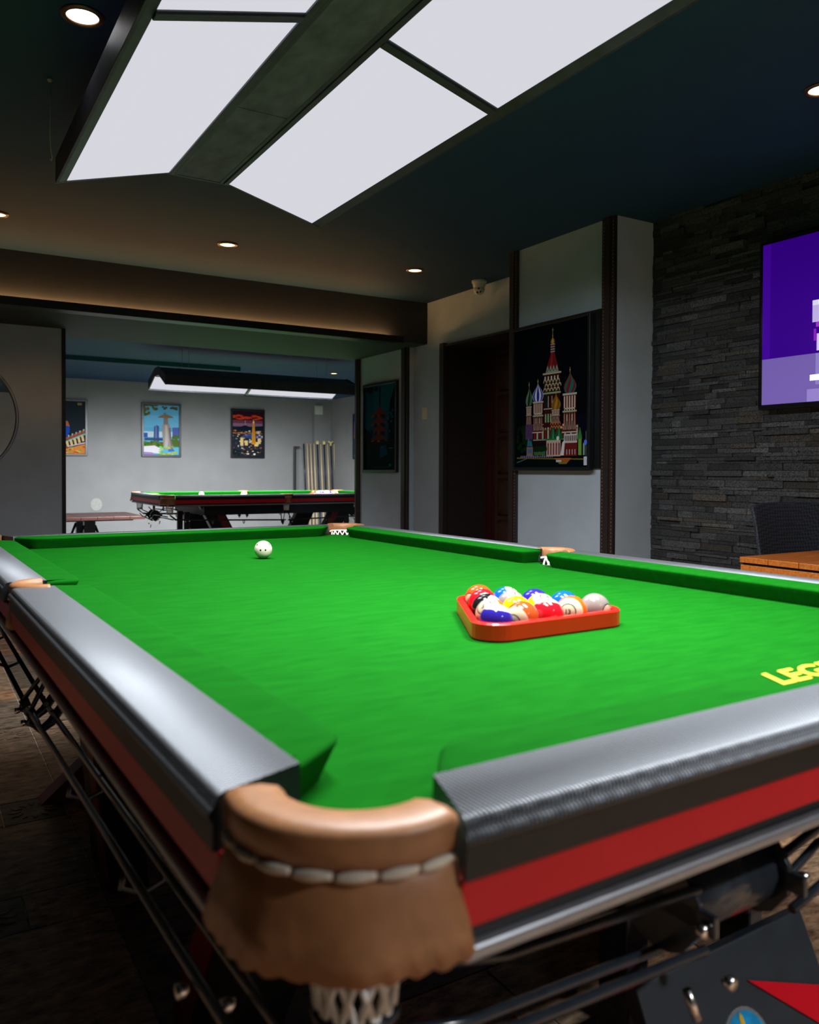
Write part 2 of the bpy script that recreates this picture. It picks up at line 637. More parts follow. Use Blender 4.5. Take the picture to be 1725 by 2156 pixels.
# pilaster with the pagoda poster
b = MB()
b.box(3.26, XD, 5.39, 6.37, 0, ZB)
struct(b.build('pilaster_right', 'wall'))
studded_strip(5.39, 5.50, 3.26, 0, ZB, 'trim_5', [5.486])
studded_strip(6.29, 6.37, 3.26, 0, ZB, 'trim_6', [6.30])

# stone cladding
b = MB()
b.box(XS + 0.012, XS + 0.3, -4.0, YP, 0, ZC, 0, (0.01, 0.011, 0.012))
z = 0.0
while z < ZC - 0.005:
    h = min(random.choice([0.014, 0.019, 0.024, 0.03, 0.036]), ZC - z)
    y = YP - 0.003
    y -= random.uniform(0, 0.1)
    b.box(XS - random.uniform(0, 0.008), XS + 0.02, y, YP - 0.001, z + 0.0008, z + h - 0.0008, 0, (0.03, 0.032, 0.035))
    while y > -0.6:
        w = random.uniform(0.05, 0.26)
        y2 = y - w
        g = random.uniform(0.028, 0.10) * random.choice([1, 1, 1, 1.5])
        t = random.uniform(-0.03, 0.25) * g
        c = (g, g * 1.04, g * 1.08) if random.random() < 0.85 else (g * 1.25, g * 1.12, g * 0.95)
        b.box(XS - random.uniform(0.0, 0.022), XS + 0.02, y2 + 0.0008, y - 0.0008, z + 0.0008, z + h - 0.0008, 0, c)
        y = y2
    z += h
struct(b.build('wall_stone', 'stone'))

# door in its deep recess
door = thing('door_1', 'dark brown leather padded door set deep in the grey wall', 'door', (3.5, 4.325, 0))
struct(door)
ox, oy = 3.5, 4.325


def dloc(b, name, m, bevel=0.0):
    for i, p in enumerate(b.v):
        b.v[i] = (p[0] - ox, p[1] - oy, p[2])
    return b.build(name, m, door, bevel=bevel)


b = MB()
b.box(3.275, 3.70, 4.885, 4.905, 0, 2.09)
b.box(3.275, 3.70, 3.75, 3.765, 0, 2.09)
b.box(3.275, 3.70, 3.75, 4.905, 2.075, 2.092)
b.box(3.262, 3.30, 4.87, 4.93, 0, 2.105)
dloc(b, 'door_lining', 'door_lining')
b = MB()
b.box(3.69, 3.72, 4.76, 4.89, 0, 2.075)
b.box(3.68, 3.72, 4.80, 4.83, 0, 2.075)
dloc(b, 'stile', 'door_red', 0.003)
b = MB()
b.box(3.70, 3.74, 3.765, 4.76, 0, 2.075)
dloc(b, 'leaf', 'door_leather')
b = MB()
for r in range(6):
    for c in range(4):
        yc, zc = 4.60 - c * 0.24, 0.20 + r * 0.335
        rings = []
        for k, (q, d) in enumerate(((1.0, 0.0), (0.97, 0.012), (0.8, 0.03), (0.4, 0.04), (0.05, 0.042))):
            rings.append([(3.70 - d, yc + 0.11 * q * sx, zc + 0.15 * q * sz) for sx, sz in ((-1, -1), (0, -1), (1, -1), (1, 0), (1, 1), (0, 1), (-1, 1), (-1, 0))])
        b.loft(rings)
dloc(b, 'padding', 'door_leather')


# ------------------------------------------------------------------ pool tables
ZBED = 0.80
CW, RW = 0.0713, 0.0797       # cushion and rail widths
L_, W_ = 2.54, 1.27


def cushion(name, root, p0, p1, out, jaw0, jaw1):
    """p0-p1: nose line (virtual), out: outward unit vector, jaws: list of (along, outward) from the segment end inwards"""
    b = MB()
    p0, p1, out = Vector(p0), Vector(p1), Vector(out)
    d = (p1 - p0)
    Ln = d.length
    d.normalize()
    path = [(a, o) for a, o in jaw0] + [(Ln - a, o) for a, o in reversed(jaw1)]
    # rounded tips: chaikin on the path
    for _ in range(3):
        q = [path[0]]
        for i in range(len(path) - 1):
            a, c = path[i], path[i + 1]
            q.append((a[0] * .75 + c[0] * .25, a[1] * .75 + c[1] * .25))
            q.append((a[0] * .25 + c[0] * .75, a[1] * .25 + c[1] * .75))
        q.append(path[-1])
        path = q
    n = len(path)
    nrm = []
    for i in range(n):
        a, c = path[max(i - 1, 0)], path[min(i + 1, n - 1)]
        t = Vector((c[0] - a[0], c[1] - a[1])).normalized()
        nrm.append(Vector((-t.y, t.x)))      # towards the body of the cushion

    def P(i, off, z):
        a = path[i][0] + nrm[i].x * off
        o = min(path[i][1] + nrm[i].y * off, CW)
        v = p0 + d * a + out * o
        return (v.x, v.y, ZBED + z)
    prof = [(0.016, 0.0005), (0.004, 0.026), (0.0005, 0.033), (0.0, 0.036), (0.002, 0.0385), (0.007, 0.0402), (0.013, 0.0407)]
    rings = [[P(i, off, z) for i in range(n)] for off, z in prof]
    b.loft(rings, 0, cap=False, closed_ring=False)
    top = rings[-1]
    a0, a1 = path[0][0], path[-1][0]
    N = len(top)
    back = []
    for i in range(N):
        a = a0 + (a1 - a0) * i / (N - 1)
        v = p0 + d * min(max(path[i][0], a0), a1) + out * CW
        back.append((v.x, v.y, ZBED + 0.042))
    b.loft([top, back], 0, cap=False, closed_ring=False)
    return b.build(name, 'cloth', root)


JC = [(0.012, CW), (0.013, CW * 0.97), (0.030, 0.046), (0.045, 0.026), (0.060, 0.008), (0.085, 0.0), (0.2, 0.0)]
JM = [(0.043, CW), (0.043, CW * 0.96), (0.043, 0.04), (0.047, 0.014), (0.062, 0.0), (0.105, 0.0), (0.2, 0.0)]


def rail(name, root, p0, p1, out, s0, s1, cap0=True):
    b = MB()
    p0, p1, out = Vector(p0), Vector(p1), Vector(out)
    d = p1 - p0
    Ln = d.length
    d.normalize()
    top = [(CW, 0.002), (CW, 0.042), (0.1463, 0.042), (0.1505, 0.0408), (0.1530, 0.037), (0.1532, 0.0335)]
    ridge = [(0.1532, 0.0335), (0.1565, 0.0318), (0.1585, 0.0290), (0.1588, 0.0255), (0.1570, 0.0225)]
    low = [(0.1570, 0.0225), (0.1552, 0.0215), (0.1552, -0.001), (CW + 0.01, -0.001), (CW, 0.002)]

    def P(u, o, z):
        v = p0 + d * u + out * o
        return (v.x, v.y, ZBED + z)
    for pr, m in ((top, 0), (ridge, 0), (low, 1)):
        rings = []
        for o, z in pr:
            rings.append([P(s0(o), o, z), P(Ln - s1(o), o, z)])
        b.loft(rings, m, cap=False, closed_ring=False, smooth=(m == 0))
    full = top + ridge[1:] + low[1:-1]
    b.add([P(s0(o), o, z) for o, z in full], [tuple(range(len(full)))], 1)
    b.add([P(Ln - s1(o), o, z) for o, z in full], [tuple(range(len(full)))[::-1]], 1)
    return b.build(name, ['carbon_long' if abs(d.y) > 0.5 else 'carbon_short', 'black_plastic'], root)


def sC(o):
    return 0.008 - 0.34 * (o - CW)


def sM(o):
    return 0.047 + 0.05 * (o - CW)


def pocket_leather(root, c, ang, half, ri, ro, zs, fl):
    b = MB()
    w = ro - ri
    prof = [(ri + 0.002, 0.006), (ri, 0.039), (ri + 0.005, 0.0440), (ri + 0.4 * w, 0.0468), (ri + 0.75 * w, 0.0462), (ro - 0.002, 0.0430), (ro, 0.0385),
            (ro - 0.0012, 0.020), (ro - 0.005, 0.0165), (ro - 0.0045, 0.014), (ro - 0.001, 0.011), (ro + 0.2 * fl, -0.01), (ro + 0.6 * fl, -0.028), (ro + fl, zs),
            (ro + fl - 0.003, zs), (ro + 0.6 * fl - 0.004, -0.028), (ro - 0.006, 0.0), (ro - 0.012, 0.008)]
    rings = []
    n = 40
    for i in range(n + 1):
        t = -1 + 2 * i / n
        a = ang + half * t
        ring = []
        for k, (r, z) in enumerate(prof):
            rr, zz = r, z
            if k in (12, 13, 14, 15):
                zz = z + 0.0016 * sin(i * 1.9) + 0.001 * sin(i * 4.1)
                rr = r + 0.002 * sin(a * 9 + k * 0.1)
            # ends of the ring are slightly rounded in
            ring.append((c[0] + rr * cos(a), c[1] + rr * sin(a), ZBED + zz))
        rings.append(ring)
    b.loft(rings, 0)
    o = b.build('pocket_leather', 'leather', root)
    b = MB()
    ns = 7
    for k in range(ns):
        a0 = ang - half * 0.96 + 2 * half * 0.96 * k / ns
        a1 = a0 + 2 * half * 0.96 / ns * 0.93
        pts, rs = [], []
        for i in range(9):
            u = i / 8
            a = a0 + (a1 - a0) * u
            pts.append((c[0] + (ro - 0.001) * cos(a), c[1] + (ro - 0.001) * sin(a), ZBED + 0.0150 + 0.0012 * (u - 0.5)))
            rs.append(0.0042 * (0.55 + 0.45 * sin(pi * min(max(u, 0.06), 0.94))))
        b.tube(pts, rs, 8)
    b.build('lacing', 'lace', o)
    return o


def pocket_net(root, c, rt, rb, zt, zb, ang=0.0):
    b = MB()
    n, lv = 14, 7

    def P(k, l):
        t = l / lv
        a = 2 * pi * (k + 0.5 * (l % 2)) / n
        r = rt + (rb - rt) * t ** 0.7
        return (c[0] + r * cos(a), c[1] + r * sin(a), ZBED + zt + (zb - zt) * t)
    for l in range(lv):
        for k in range(n):
            if l < 2 and cos(2 * pi * (k + 0.5 * (l % 2)) / n - ang) < -0.15:
                continue
            o = -1 if l % 2 == 0 else 1
            b.tube([P(k, l), P(k, l + 1)], 0.0033, 5, cap=False)
            b.tube([P(k, l), P(k + o if l % 2 == 0 else k + 1, l + 1)], 0.0033, 5, cap=False)
    k0 = round(ang / (2 * pi) * n)
    b.tube([P(k0 + k, 0) for k in range(-4, 5)], 0.0034, 5)
    o = b.build('pocket_net', 'net', root)
    b = MB()
    b.tube([(c[0] + rb * 1.05 * cos(2 * pi * k / 20), c[1] + rb * 1.05 * sin(2 * pi * k / 20), ZBED + zb) for k in range(20)], 0.005, 8, closed=True)
    b.build('net_ring', 'black_metal', o)
    return o


def make_table(label):
    root = thing('pool_table', label, 'pool table')
    # bed: outline with pocket cut-outs
    K = 0.050
    pts = []
    e = CW

    def arc(cx, cy, r, a0, a1, n=12):
        for i in range(n + 1):
            a = a0 + (a1 - a0) * i / n
            pts.append((cx + r * cos(a), cy + r * sin(a)))
    rC = 0.056
    # walk counter-clockwise from near left pocket
    q = math.acos((e - K) / rC)
    arc(-K, -K, rC, pi - q, -pi + pi / 2 + q + 0.0, 1) if False else None

    def corner(cx, cy, mid):
        arc(cx, cy, rC, mid - radians(75), mid + radians(75), 14)
    # near-left
    corner_specs = [((-K, -K), radians(45)), ((W_ + K, -K), radians(135)), ((W_ + K, L_ + K), radians(225)), ((-K, L_ + K), radians(315))]
    out = []
    # near-left: arc runs clockwise seen from the bed corner
    for idx, ((cx, cy), mid) in enumerate(corner_specs):
        seg = []
        for i in range(15):
            a = mid + radians(52) - radians(104) * i / 14
            kx, ky = cx - 0.033 * cos(mid), cy - 0.033 * sin(mid)
            seg.append((kx + 0.043 * cos(a), ky + 0.043 * sin(a)))
        out += seg
        if idx == 1:
            for i in range(13):
                a = radians(270) - radians(180) * i / 12
                out.append((W_ + e + 0.018 + 0.046 * cos(a), L_ / 2 + 0.046 * sin(a)))
        if idx == 3:
            for i in range(13):
                a = radians(90) - radians(180) * i / 12
                out.append((-e - 0.018 + 0.046 * cos(a), L_ / 2 + 0.046 * sin(a)))
    b = MB()
    b.prism(out, ZBED - 0.035, ZBED, 0)
    b.build('bed_cloth', 'cloth', root)

    # cushions
    H = L_ / 2
    cush = []
    cush.append(cushion('cushion', root, (0, 0, 0), (0, H, 0), (-1, 0, 0), JC, JM))
    cush.append(cushion('cushion', root, (0, H, 0), (0, L_, 0), (-1, 0, 0), JM, JC))
    cush.append(cushion('cushion', root, (W_, H, 0), (W_, 0, 0), (1, 0, 0), JM, JC))
    cush.append(cushion('cushion', root, (W_, L_, 0), (W_, H, 0), (1, 0, 0), JC, JM))
    cush.append(cushion('cushion', root, (W_, 0, 0), (0, 0, 0), (0, -1, 0), JC, JC))
    cush.append(cushion('cushion', root, (0, L_, 0), (W_, L_, 0), (0, 1, 0), JC, JC))
    # yellow lettering on the near cushion
    vs, fs = text_mesh('LEGEND', 0.02)
    xs = [v[0] for v in vs]
    sc = 0.060
    b = MB()
    b.add([(W_ / 2 - 0.010 + v[0] * 0.062 + (v[1] - 0.35) * 0.03, -0.052 + v[1] * sc, ZBED + 0.0424) for v in vs], fs, 0)
    b.build('lettering', 'yellow', cush[4], fixn=False)
    # rails
    rail('rail', root, (0, 0, 0), (0, H, 0), (-1, 0, 0), sC, sM)
    rail('rail', root, (0, H, 0), (0, L_, 0), (-1, 0, 0), sM, sC)
    rail('rail', root, (W_, H, 0), (W_, 0, 0), (1, 0, 0), sM, sC)
    rail('rail', root, (W_, L_, 0), (W_, H, 0), (1, 0, 0), sC, sM)
    rail('rail', root, (W_, 0, 0), (0, 0, 0), (0, -1, 0), sC, sC)
    rail('rail', root, (0, L_, 0), (W_, L_, 0), (0, 1, 0), sC, sC)
    # side panels, recess, metal strip
    g = 0.02
    sides = [((-0.150, -0.130), (-g, L_ + g)), ((W_ + 0.130, W_ + 0.150), (-g, L_ + g)), ((-g, W_ + g), (-0.150, -0.130)), ((-g, W_ + g), (L_ + 0.130, L_ + 0.150))]
    for i, (xr, yr) in enumerate(sides):
        b = MB()
        b.box(xr[0], xr[1], yr[0], yr[1], ZBED - 0.038, ZBED - 0.002)
        b.build('side_panel', 'red', root, bevel=0.0015)
        ex = 0.0035
        b = MB()
        if i < 2:
            xo = -1 if i == 0 else 1
            xa = (xr[0] - ex) if i == 0 else (xr[1] - 0.012 + ex)
            b.box(xa, xa + 0.012, yr[0], yr[1], ZBED - 0.062, ZBED - 0.050)
        else:
            ya = (yr[0] - ex) if i == 2 else (yr[1] - 0.012 + ex)
            b.box(xr[0], xr[1], ya, ya + 0.012, ZBED - 0.062, ZBED - 0.050)
        b.build('metal_strip', 'silver', root, bevel=0.004, seg=3)
    # cabinet: black frame under the slate, corners cut back behind the pockets
    c1, c2 = 0.144, 0.012
    octo = [(-c1, -c2), (-c2, -c1), (W_ + c2, -c1), (W_ + c1, -c2), (W_ + c1, L_ + c2), (W_ + c2, L_ + c1), (-c2, L_ + c1), (-c1, L_ + c2)]
    b = MB()
    b.prism(octo, ZBED - 0.064, ZBED - 0.037, 0)
    inn = [(0.04, 0.35), (W_ - 0.04, 0.35), (W_ - 0.04, L_ - 0.35), (0.04, L_ - 0.35)]
    b.prism(inn, ZBED - 0.16, ZBED - 0.06, 0)
    b.build('cabinet', 'black_plastic', root)
    # pockets
    for (cx, cy), mid in corner_specs:
        pocket_leather(root, (cx, cy), mid + pi, radians(62), 0.056, 0.1005, -0.049, 0.014)
        pocket_net(root, (cx, cy), 0.0545, 0.030, 0.016, -0.135, mid + pi)
    for cx, a in ((-0.079, pi), (W_ + 0.079, 0)):
        pocket_leather(root, (cx, H), a, radians(88), 0.041, 0.0725, -0.045, 0.006)
        pocket_net(root, (cx, H), 0.041, 0.026, 0.016, -0.125, a)
    # pedestals: a pair of slanted slabs at each end, red outside, plus a spreading foot
    for e_, s in ((0.0, 1), (L_, -1)):
        for xs_, sx in ((0.16, 1), (W_ - 0.16, -1)):
            b = MB()

            def Q(x, y, z):
                return (x, e_ + s * y, z)
            x0, x1 = xs_ - 0.05 * 1, xs_ + 0.05
            b.hexa([Q(x0, 0.76, 0.0), Q(x1, 0.76, 0.0), Q(x1, 1.00, 0.0), Q(x0, 1.00, 0.0)],
                   [Q(x0, 0.32, ZBED - 0.06), Q(x1, 0.32, ZBED - 0.06), Q(x1, 0.56, ZBED - 0.06), Q(x0, 0.56, ZBED - 0.06)], 0)
            lg = b.build('leg', 'black_plastic', root, bevel=0.004)
            b = MB()
            x2 = x0 - 0.006 if sx > 0 else x1
            b.hexa([Q(x2, 0.90, 0.02), Q(x2 + 0.006, 0.90, 0.02), Q(x2 + 0.006, 0.985, 0.02), Q(x2, 0.985, 0.02)],
                   [Q(x2, 0.46, ZBED - 0.08), Q(x2 + 0.006, 0.46, ZBED - 0.08), Q(x2 + 0.006, 0.545, ZBED - 0.08), Q(x2, 0.545, ZBED - 0.08)], 0)
            b.build('leg_panel', 'dark_red', lg)
        # spreading foot
        b = MB()
        y0, y1 = sorted((e_ + s * 0.22, e_ + s * 0.30))
        b.prism([(0.045, 0.0), (0.40, 0.0), (0.40, 0.30), (0.33, 0.24)], y0, y1, 0, axis='y')
        b.build('foot', 'dark_red', root, bevel=0.002)
        b = MB()
        b.prism([(W_ - 0.40, 0.0), (W_ - 0.045, 0.0), (W_ - 0.33, 0.24), (W_ - 0.40, 0.30)], y0, y1, 0, axis='y')
        b.build('foot', 'dark_red', root, bevel=0.002)
        b = MB()
        b.box(0.40, W_ - 0.40, y0, y1, 0.0, 0.06)
        b.box(0.56, 0.605, y0 + 0.01, y1 - 0.01, 0.05, ZBED - 0.14)
        b.box(W_ - 0.42, W_ - 0.385, y0 + 0.01, y1 - 0.01, 0.05, ZBED - 0.14)
        b.build('crossbar', 'black_metal', root, bevel=0.003)
        # badge plate
        b = MB()
        lo = [Q(0.50, 0.02, 0.08), Q(0.88, 0.02, 0.08), Q(0.88, 0.045, 0.07), Q(0.50, 0.045, 0.07)]
        hi = [Q(0.50, 0.16, 0.38), Q(0.88, 0.16, 0.38), Q(0.88, 0.185, 0.37), Q(0.50, 0.185, 0.37)]
        b.hexa(lo, hi, 0)
        pl = b.build('end_plate', 'navy_panel', root, bevel=0.003)
        nrm = Vector((0, -0.30, 0.14)).normalized() if s > 0 else Vector((0, 0.30, 0.14)).normalized()
        base = Vector(Q(0.69, 0.09, 0.23))
        ux = Vector((1, 0, 0))
        uy = nrm.cross(ux) * (1 if s > 0 else 1)
        if uy.z < 0:
            uy = -uy

        def disc(b, pts, h, m):
            top = [base + ux * p[0] + uy * p[1] + nrm * h for p in pts]
            bot = [base + ux * p[0] + uy * p[1] for p in pts]
            n = len(pts)
            b.add(bot + top, [(k, (k + 1) % n, n + (k + 1) % n, n + k) for k in range(n)] + [tuple(range(n, 2 * n))], m)
        b = MB()
        oy_ = 0.088
        disc(b, [(-0.018 + 0.048 * cos(2 * pi * k / 28), oy_ - 0.048 + 0.048 * sin(2 * pi * k / 28)) for k in range(28)], 0.002, 0)
        disc(b, [(-0.018 + 0.043 * cos(2 * pi * k / 28), oy_ - 0.048 + 0.043 * sin(2 * pi * k / 28)) for k in range(28)], 0.003, 1)
        for px_, w_ in ((-0.018, 0.006),):
            disc(b, [(px_ - w_, oy_ - 0.06), (px_ + w_, oy_ - 0.06), (px_ + w_ * 0.6, oy_ - 0.012), (px_, oy_ - 0.006), (px_ - w_ * 0.6, oy_ - 0.012)], 0.004, 2)
        disc(b, [(-0.038, oy_ - 0.062), (0.002, oy_ - 0.062), (0.0, oy_ - 0.054), (-0.036, oy_ - 0.054)], 0.0042, 2)
        b.build('emblem', ['silver', noise_mat('blue_enamel', lin((20, 130, 180)), 0.3, scale=60, amt=0.3), noise_mat('gold_enamel', lin((200, 160, 30)), 0.3, scale=60, amt=0.1)], pl)
        for P_ in ([(-0.085, 0.045), (-0.075, -0.13), (-0.02, -0.13), (-0.055, 0.05)], [(0.02, 0.112), (0.19, -0.02), (0.19, 0.055)]):
            b = MB()
            disc(b, P_, 0.004, 0)
            b.build('red_flash', 'red', pl)
    # ball return rails below the pockets: rods along both long sides
    for sx, xb in ((-1, 0.0), (1, W_)):
        for (y0, y1, sg) in ((-0.05, H - 0.02, 1), (L_ + 0.05, H + 0.02, -1)):
            xo = xb + sx * 0.118
            xi = xb + sx * 0.078
            b = MB()
            for xr, dz in ((xo, 0.0), (xi, -0.006)):
                b.tube([(xr, y0 - sg * 0.01, ZBED - 0.145), (xr, y0 + sg * 0.05, ZBED - 0.185 + dz), (xr, y0 + sg * 0.4, ZBED - 0.195 + dz), (xr, y1, ZBED - 0.215 + dz)], 0.0055, 8)
            for t in (0.35, 0.62, 0.97):
                yy = y0 + (y1 - y0) * t
                zz = ZBED - 0.19 - 0.025 * t
                b.tube([(xo, yy, zz), (xo + sx * 0.006, yy, zz - 0.022), ((xo + xi) / 2, yy, zz - 0.035), (xi - sx * 0.006, yy, zz - 0.026), (xi, yy, zz)], 0.0045, 6)
            rr = b.build('ball_rail', 'black_metal', root)
            b = MB()
            for yy in (y1 - sg * 0.03,):
                zz = ZBED - 0.213
                b.tube([(xo, yy, zz), (xo - sx * 0.01, yy, zz - 0.028), ((xo + xi) / 2, yy, zz - 0.042), (xi, yy, zz - 0.028), (xi - sx * 0.02, yy, zz)], 0.010, 8)
                b.tube([(xi - sx * 0.02, yy, zz), (xi - sx * 0.05, yy, ZBED - 0.10)], 0.006, 8)
                b.tube([(xo, yy, zz), (xi - sx * 0.03, yy + sg * 0.05, ZBED - 0.10)], 0.005, 8)
            b.build('bracket', 'black_metal', rr)
            for (bx, by, bz) in ((xo + sx * 0.012, y1 - sg * 0.03, ZBED - 0.235), (xi, y1 - sg * 0.03, ZBED - 0.245), (xo + sx * 0.012, y0 + sg * 0.19, ZBED - 0.20), (xi + sx * 0.02, y0 + sg * 0.155, ZBED - 0.205), (xi - sx * 0.02, y0 + sg * 0.19, ZBED - 0.19)):
                b = MB()
                b.lathe([(0.0005, -0.006), (0.0065, -0.006), (0.0065, 0.002), (0.004, 0.006), (0.0005, 0.007)], 12, 0, (bx, by, bz), axis='x')
                b.build('bolt', 'chrome', rr)
    # collecting trough with rods across each short end
    for e_, s in ((0.0, 1), (L_, -1)):
        yT, zT, xT = e_ + s * 0.0, ZBED - 0.185, 0.36
        b = MB()
        rings = []
        for i in range(2):
            x = xT + 0.15 * i
            outr = [(x, yT + 0.045 * cos(a), zT + 0.045 * sin(a)) for a in [radians(20 + 320 * k / 16) for k in range(17)]]
            innr = [(x, yT + 0.041 * cos(a), zT + 0.041 * sin(a)) for a in [radians(20 + 320 * k / 16) for k in range(16, -1, -1)]]
            rings.append(outr + innr)
        b.loft(rings, 0)
        tr = b.build('trough', 'black_metal', root)
        for x in (xT - 0.006, xT + 0.15):
            b = MB()
            b.prism([(yT + (0.058 if k % 2 else 0.054) * cos(2 * pi * k / 20), zT + 0.056 * sin(2 * pi * k / 20)) for k in range(20)], x, x + 0.008, 0, axis='x')
            b.box(x, x + 0.008, yT - 0.075, yT + 0.075, zT - 0.012, zT + 0.012)
            b.build('clamp', 'black_metal', tr, bevel=0.002)
        for yy, zz in ((-0.05, 0.03), (-0.06, -0.03), (0.045, 0.035), (0.0, -0.058)):
            y_ = yT + s * yy
            z_ = zT + zz
            b = MB()
            b.tube([(0.0, y_, z_ + 0.035), (0.10, y_, z_ + 0.012), (xT, y_, z_)], 0.0055, 8)
            b.build('rod', 'black_metal', tr)
            b = MB()
            b.tube([(xT + 0.15, y_, z_), (xT + 0.24, y_, z_ + 0.02), (xT + 0.30, y_, z_ + 0.045), (xT + 0.5, y_, z_ + 0.05), (W_, y_, z_ + 0.05)], 0.0055, 8)
            b.build('rod', 'black_metal', tr)
        for x, yy, zz in ((xT - 0.012, -0.062, -0.004), (xT + 0.165, -0.062, 0.004), (xT + 0.05, -0.05, -0.085), (xT + 0.25, -0.05, -0.03), (xT - 0.012, 0.06, 0.02), (xT + 0.165, 0.06, 0.02)):
            b = MB()
            b.lathe([(0.0005, -0.008), (0.007, -0.008), (0.007, 0.0), (0.0045, 0.005), (0.0005, 0.006)], 12, 0, (x, yT + s * yy, zT + zz), axis='y')
            b.build('bolt', 'chrome', tr)
        for x, yy, zz in ((xT + 0.02, -0.02, -0.10), (xT + 0.27, 0.02, -0.05)):
            b = MB()
            b.tube([(x, yT + s * yy, zT + zz), (x + 0.006, yT + s * (yy - 0.01), zT + zz - 0.03)], 0.005, 10)
            b.build('bolt', 'chrome', tr)
        b = MB()
        b.tube([(xT + 0.075, yT, zT + 0.045), (xT + 0.075, yT, ZBED - 0.06)], 0.014, 10)
        b.build('hanger', 'black_metal', tr)
        b = MB()
        b.tube([(xT + 0.3, yT + s * 0.05, zT + 0.05), (xT + 0.3, yT + s * 0.05, ZBED - 0.06)], 0.008, 10)
        b.build('hanger', 'black_metal', tr)
    return root


TROT = 0.0209
TLOC = Vector((-0.0128, 0.0073, 0.0))
table = make_table('large green pool table with carbon patterned rails filling the foreground')
table.location = TLOC
table.rotation_euler = (0, 0, TROT)


def T(x, y, z=0.0):
    c, s = cos(TROT), sin(TROT)
    return (TLOC.x + c * x - s * y, TLOC.y + s * x + c * y, ZBED + z)


# second table in the back room, long side towards us
SC2 = 0.88
table2 = copy_tree(table)
table2['label'] = 'smaller looking green pool table in the back room under the far lamp'
table2.scale = (SC2, SC2, 1.0)
table2.rotation_euler = (0, 0, -pi / 2)
T2 = (1.60 + SC2 * 0.151, 7.05 + SC2 * 1.421, 0.0)
table2.location = T2


def TT2(x, y, z=0.0):
    return (T2[0] + SC2 * y, T2[1] - SC2 * x, ZBED + z)


# ------------------------------------------------------------------ balls
BR = 0.0286


def ball_mat(name, color, stripe):
    m, nt, b = principled(name, tuple(q * 0.8 for q in color), 0.08, 0.0, 0.0, 0.3)
    tc = nt.nodes.new('ShaderNodeTexCoord')
    nz = nt.nodes.new('ShaderNodeVectorMath')
    nz.operation = 'NORMALIZE'
    nt.links.new(tc.outputs['Object'], nz.inputs[0])
    sp = nt.nodes.new('ShaderNodeSeparateXYZ')
    nt.links.new(nz.outputs[0], sp.inputs[0])

    def math_(op, a, v=None):
        n = nt.nodes.new('ShaderNodeMath')
        n.operation = op
        nt.links.new(a, n.inputs[0])
        if v is not None:
            n.inputs[1].default_value = v
        return n.outputs[0]
    ivory = (*lin((188, 178, 148)), 1)

    def mix(fac, a, bcol):
        n = nt.nodes.new('ShaderNodeMix')
        n.data_type = 'RGBA'
        nt.links.new(fac, n.inputs[0])
        if isinstance(a, tuple):
            n.inputs[6].default_value = a
        else:
            nt.links.new(a, n.inputs[6])
        n.inputs[7].default_value = bcol
        return n.outputs[2]
    col = (*color, 1)
    ax = math_('ABSOLUTE', sp.outputs[0])
    base = mix(math_('GREATER_THAN', ax, 0.52 if stripe else 2.0), col, ivory)
    if stripe is not None:
        base = mix(math_('GREATER_THAN', ax, 0.86), base, (0.01, 0.01, 0.012, 1))
        base = mix(math_('GREATER_THAN', ax, 0.895), base, ivory)
    nt.links.new(base, b.inputs['Base Color'])
    return m


def make_ball(name, label, color, stripe, number, loc, rot, group):
    b = MB()
    b.sphere(BR, 32)
    if number:
        vs, fs = text_mesh(number, 0.015)
        for sgn in (1, -1):
            pv = []
            for v in vs:
                p = Vector((1.0, v[0] * 0.42 * sgn, (v[1] - 0.35) * 0.42))
                p.normalize()
                p = p * (BR * 1.004)
                pv.append((p.x * sgn, p.y, p.z))
            b.add(pv, fs, 1)
    mats = [ball_mat(name + '_' + (number or 'cue'), color, stripe), 'black_gloss']
    o = b.build(name, mats, None, loc, rot, fixn=False)
    return tag(o, label, 'ball', group)


ORANGE, RED, BLUE, PURPLE, YELLOW, GREY, BROWN, BLACK = lin((235, 90, 20)), lin((205, 22, 34)), lin((16, 80, 215)), lin((40, 30, 130)), lin((250, 180, 10)), lin((128, 118, 112)), lin((165, 72, 30)), (0.008, 0.009, 0.01)
GRP = 'numbered balls racked in the red triangle'


def aim(yaw_deg, pitch_deg, roll_deg=0):
    """number disc (local +X) points yaw degrees clockwise from +Y... expressed as Euler"""
    return (radians(roll_deg), radians(-pitch_deg), radians(90 - yaw_deg))


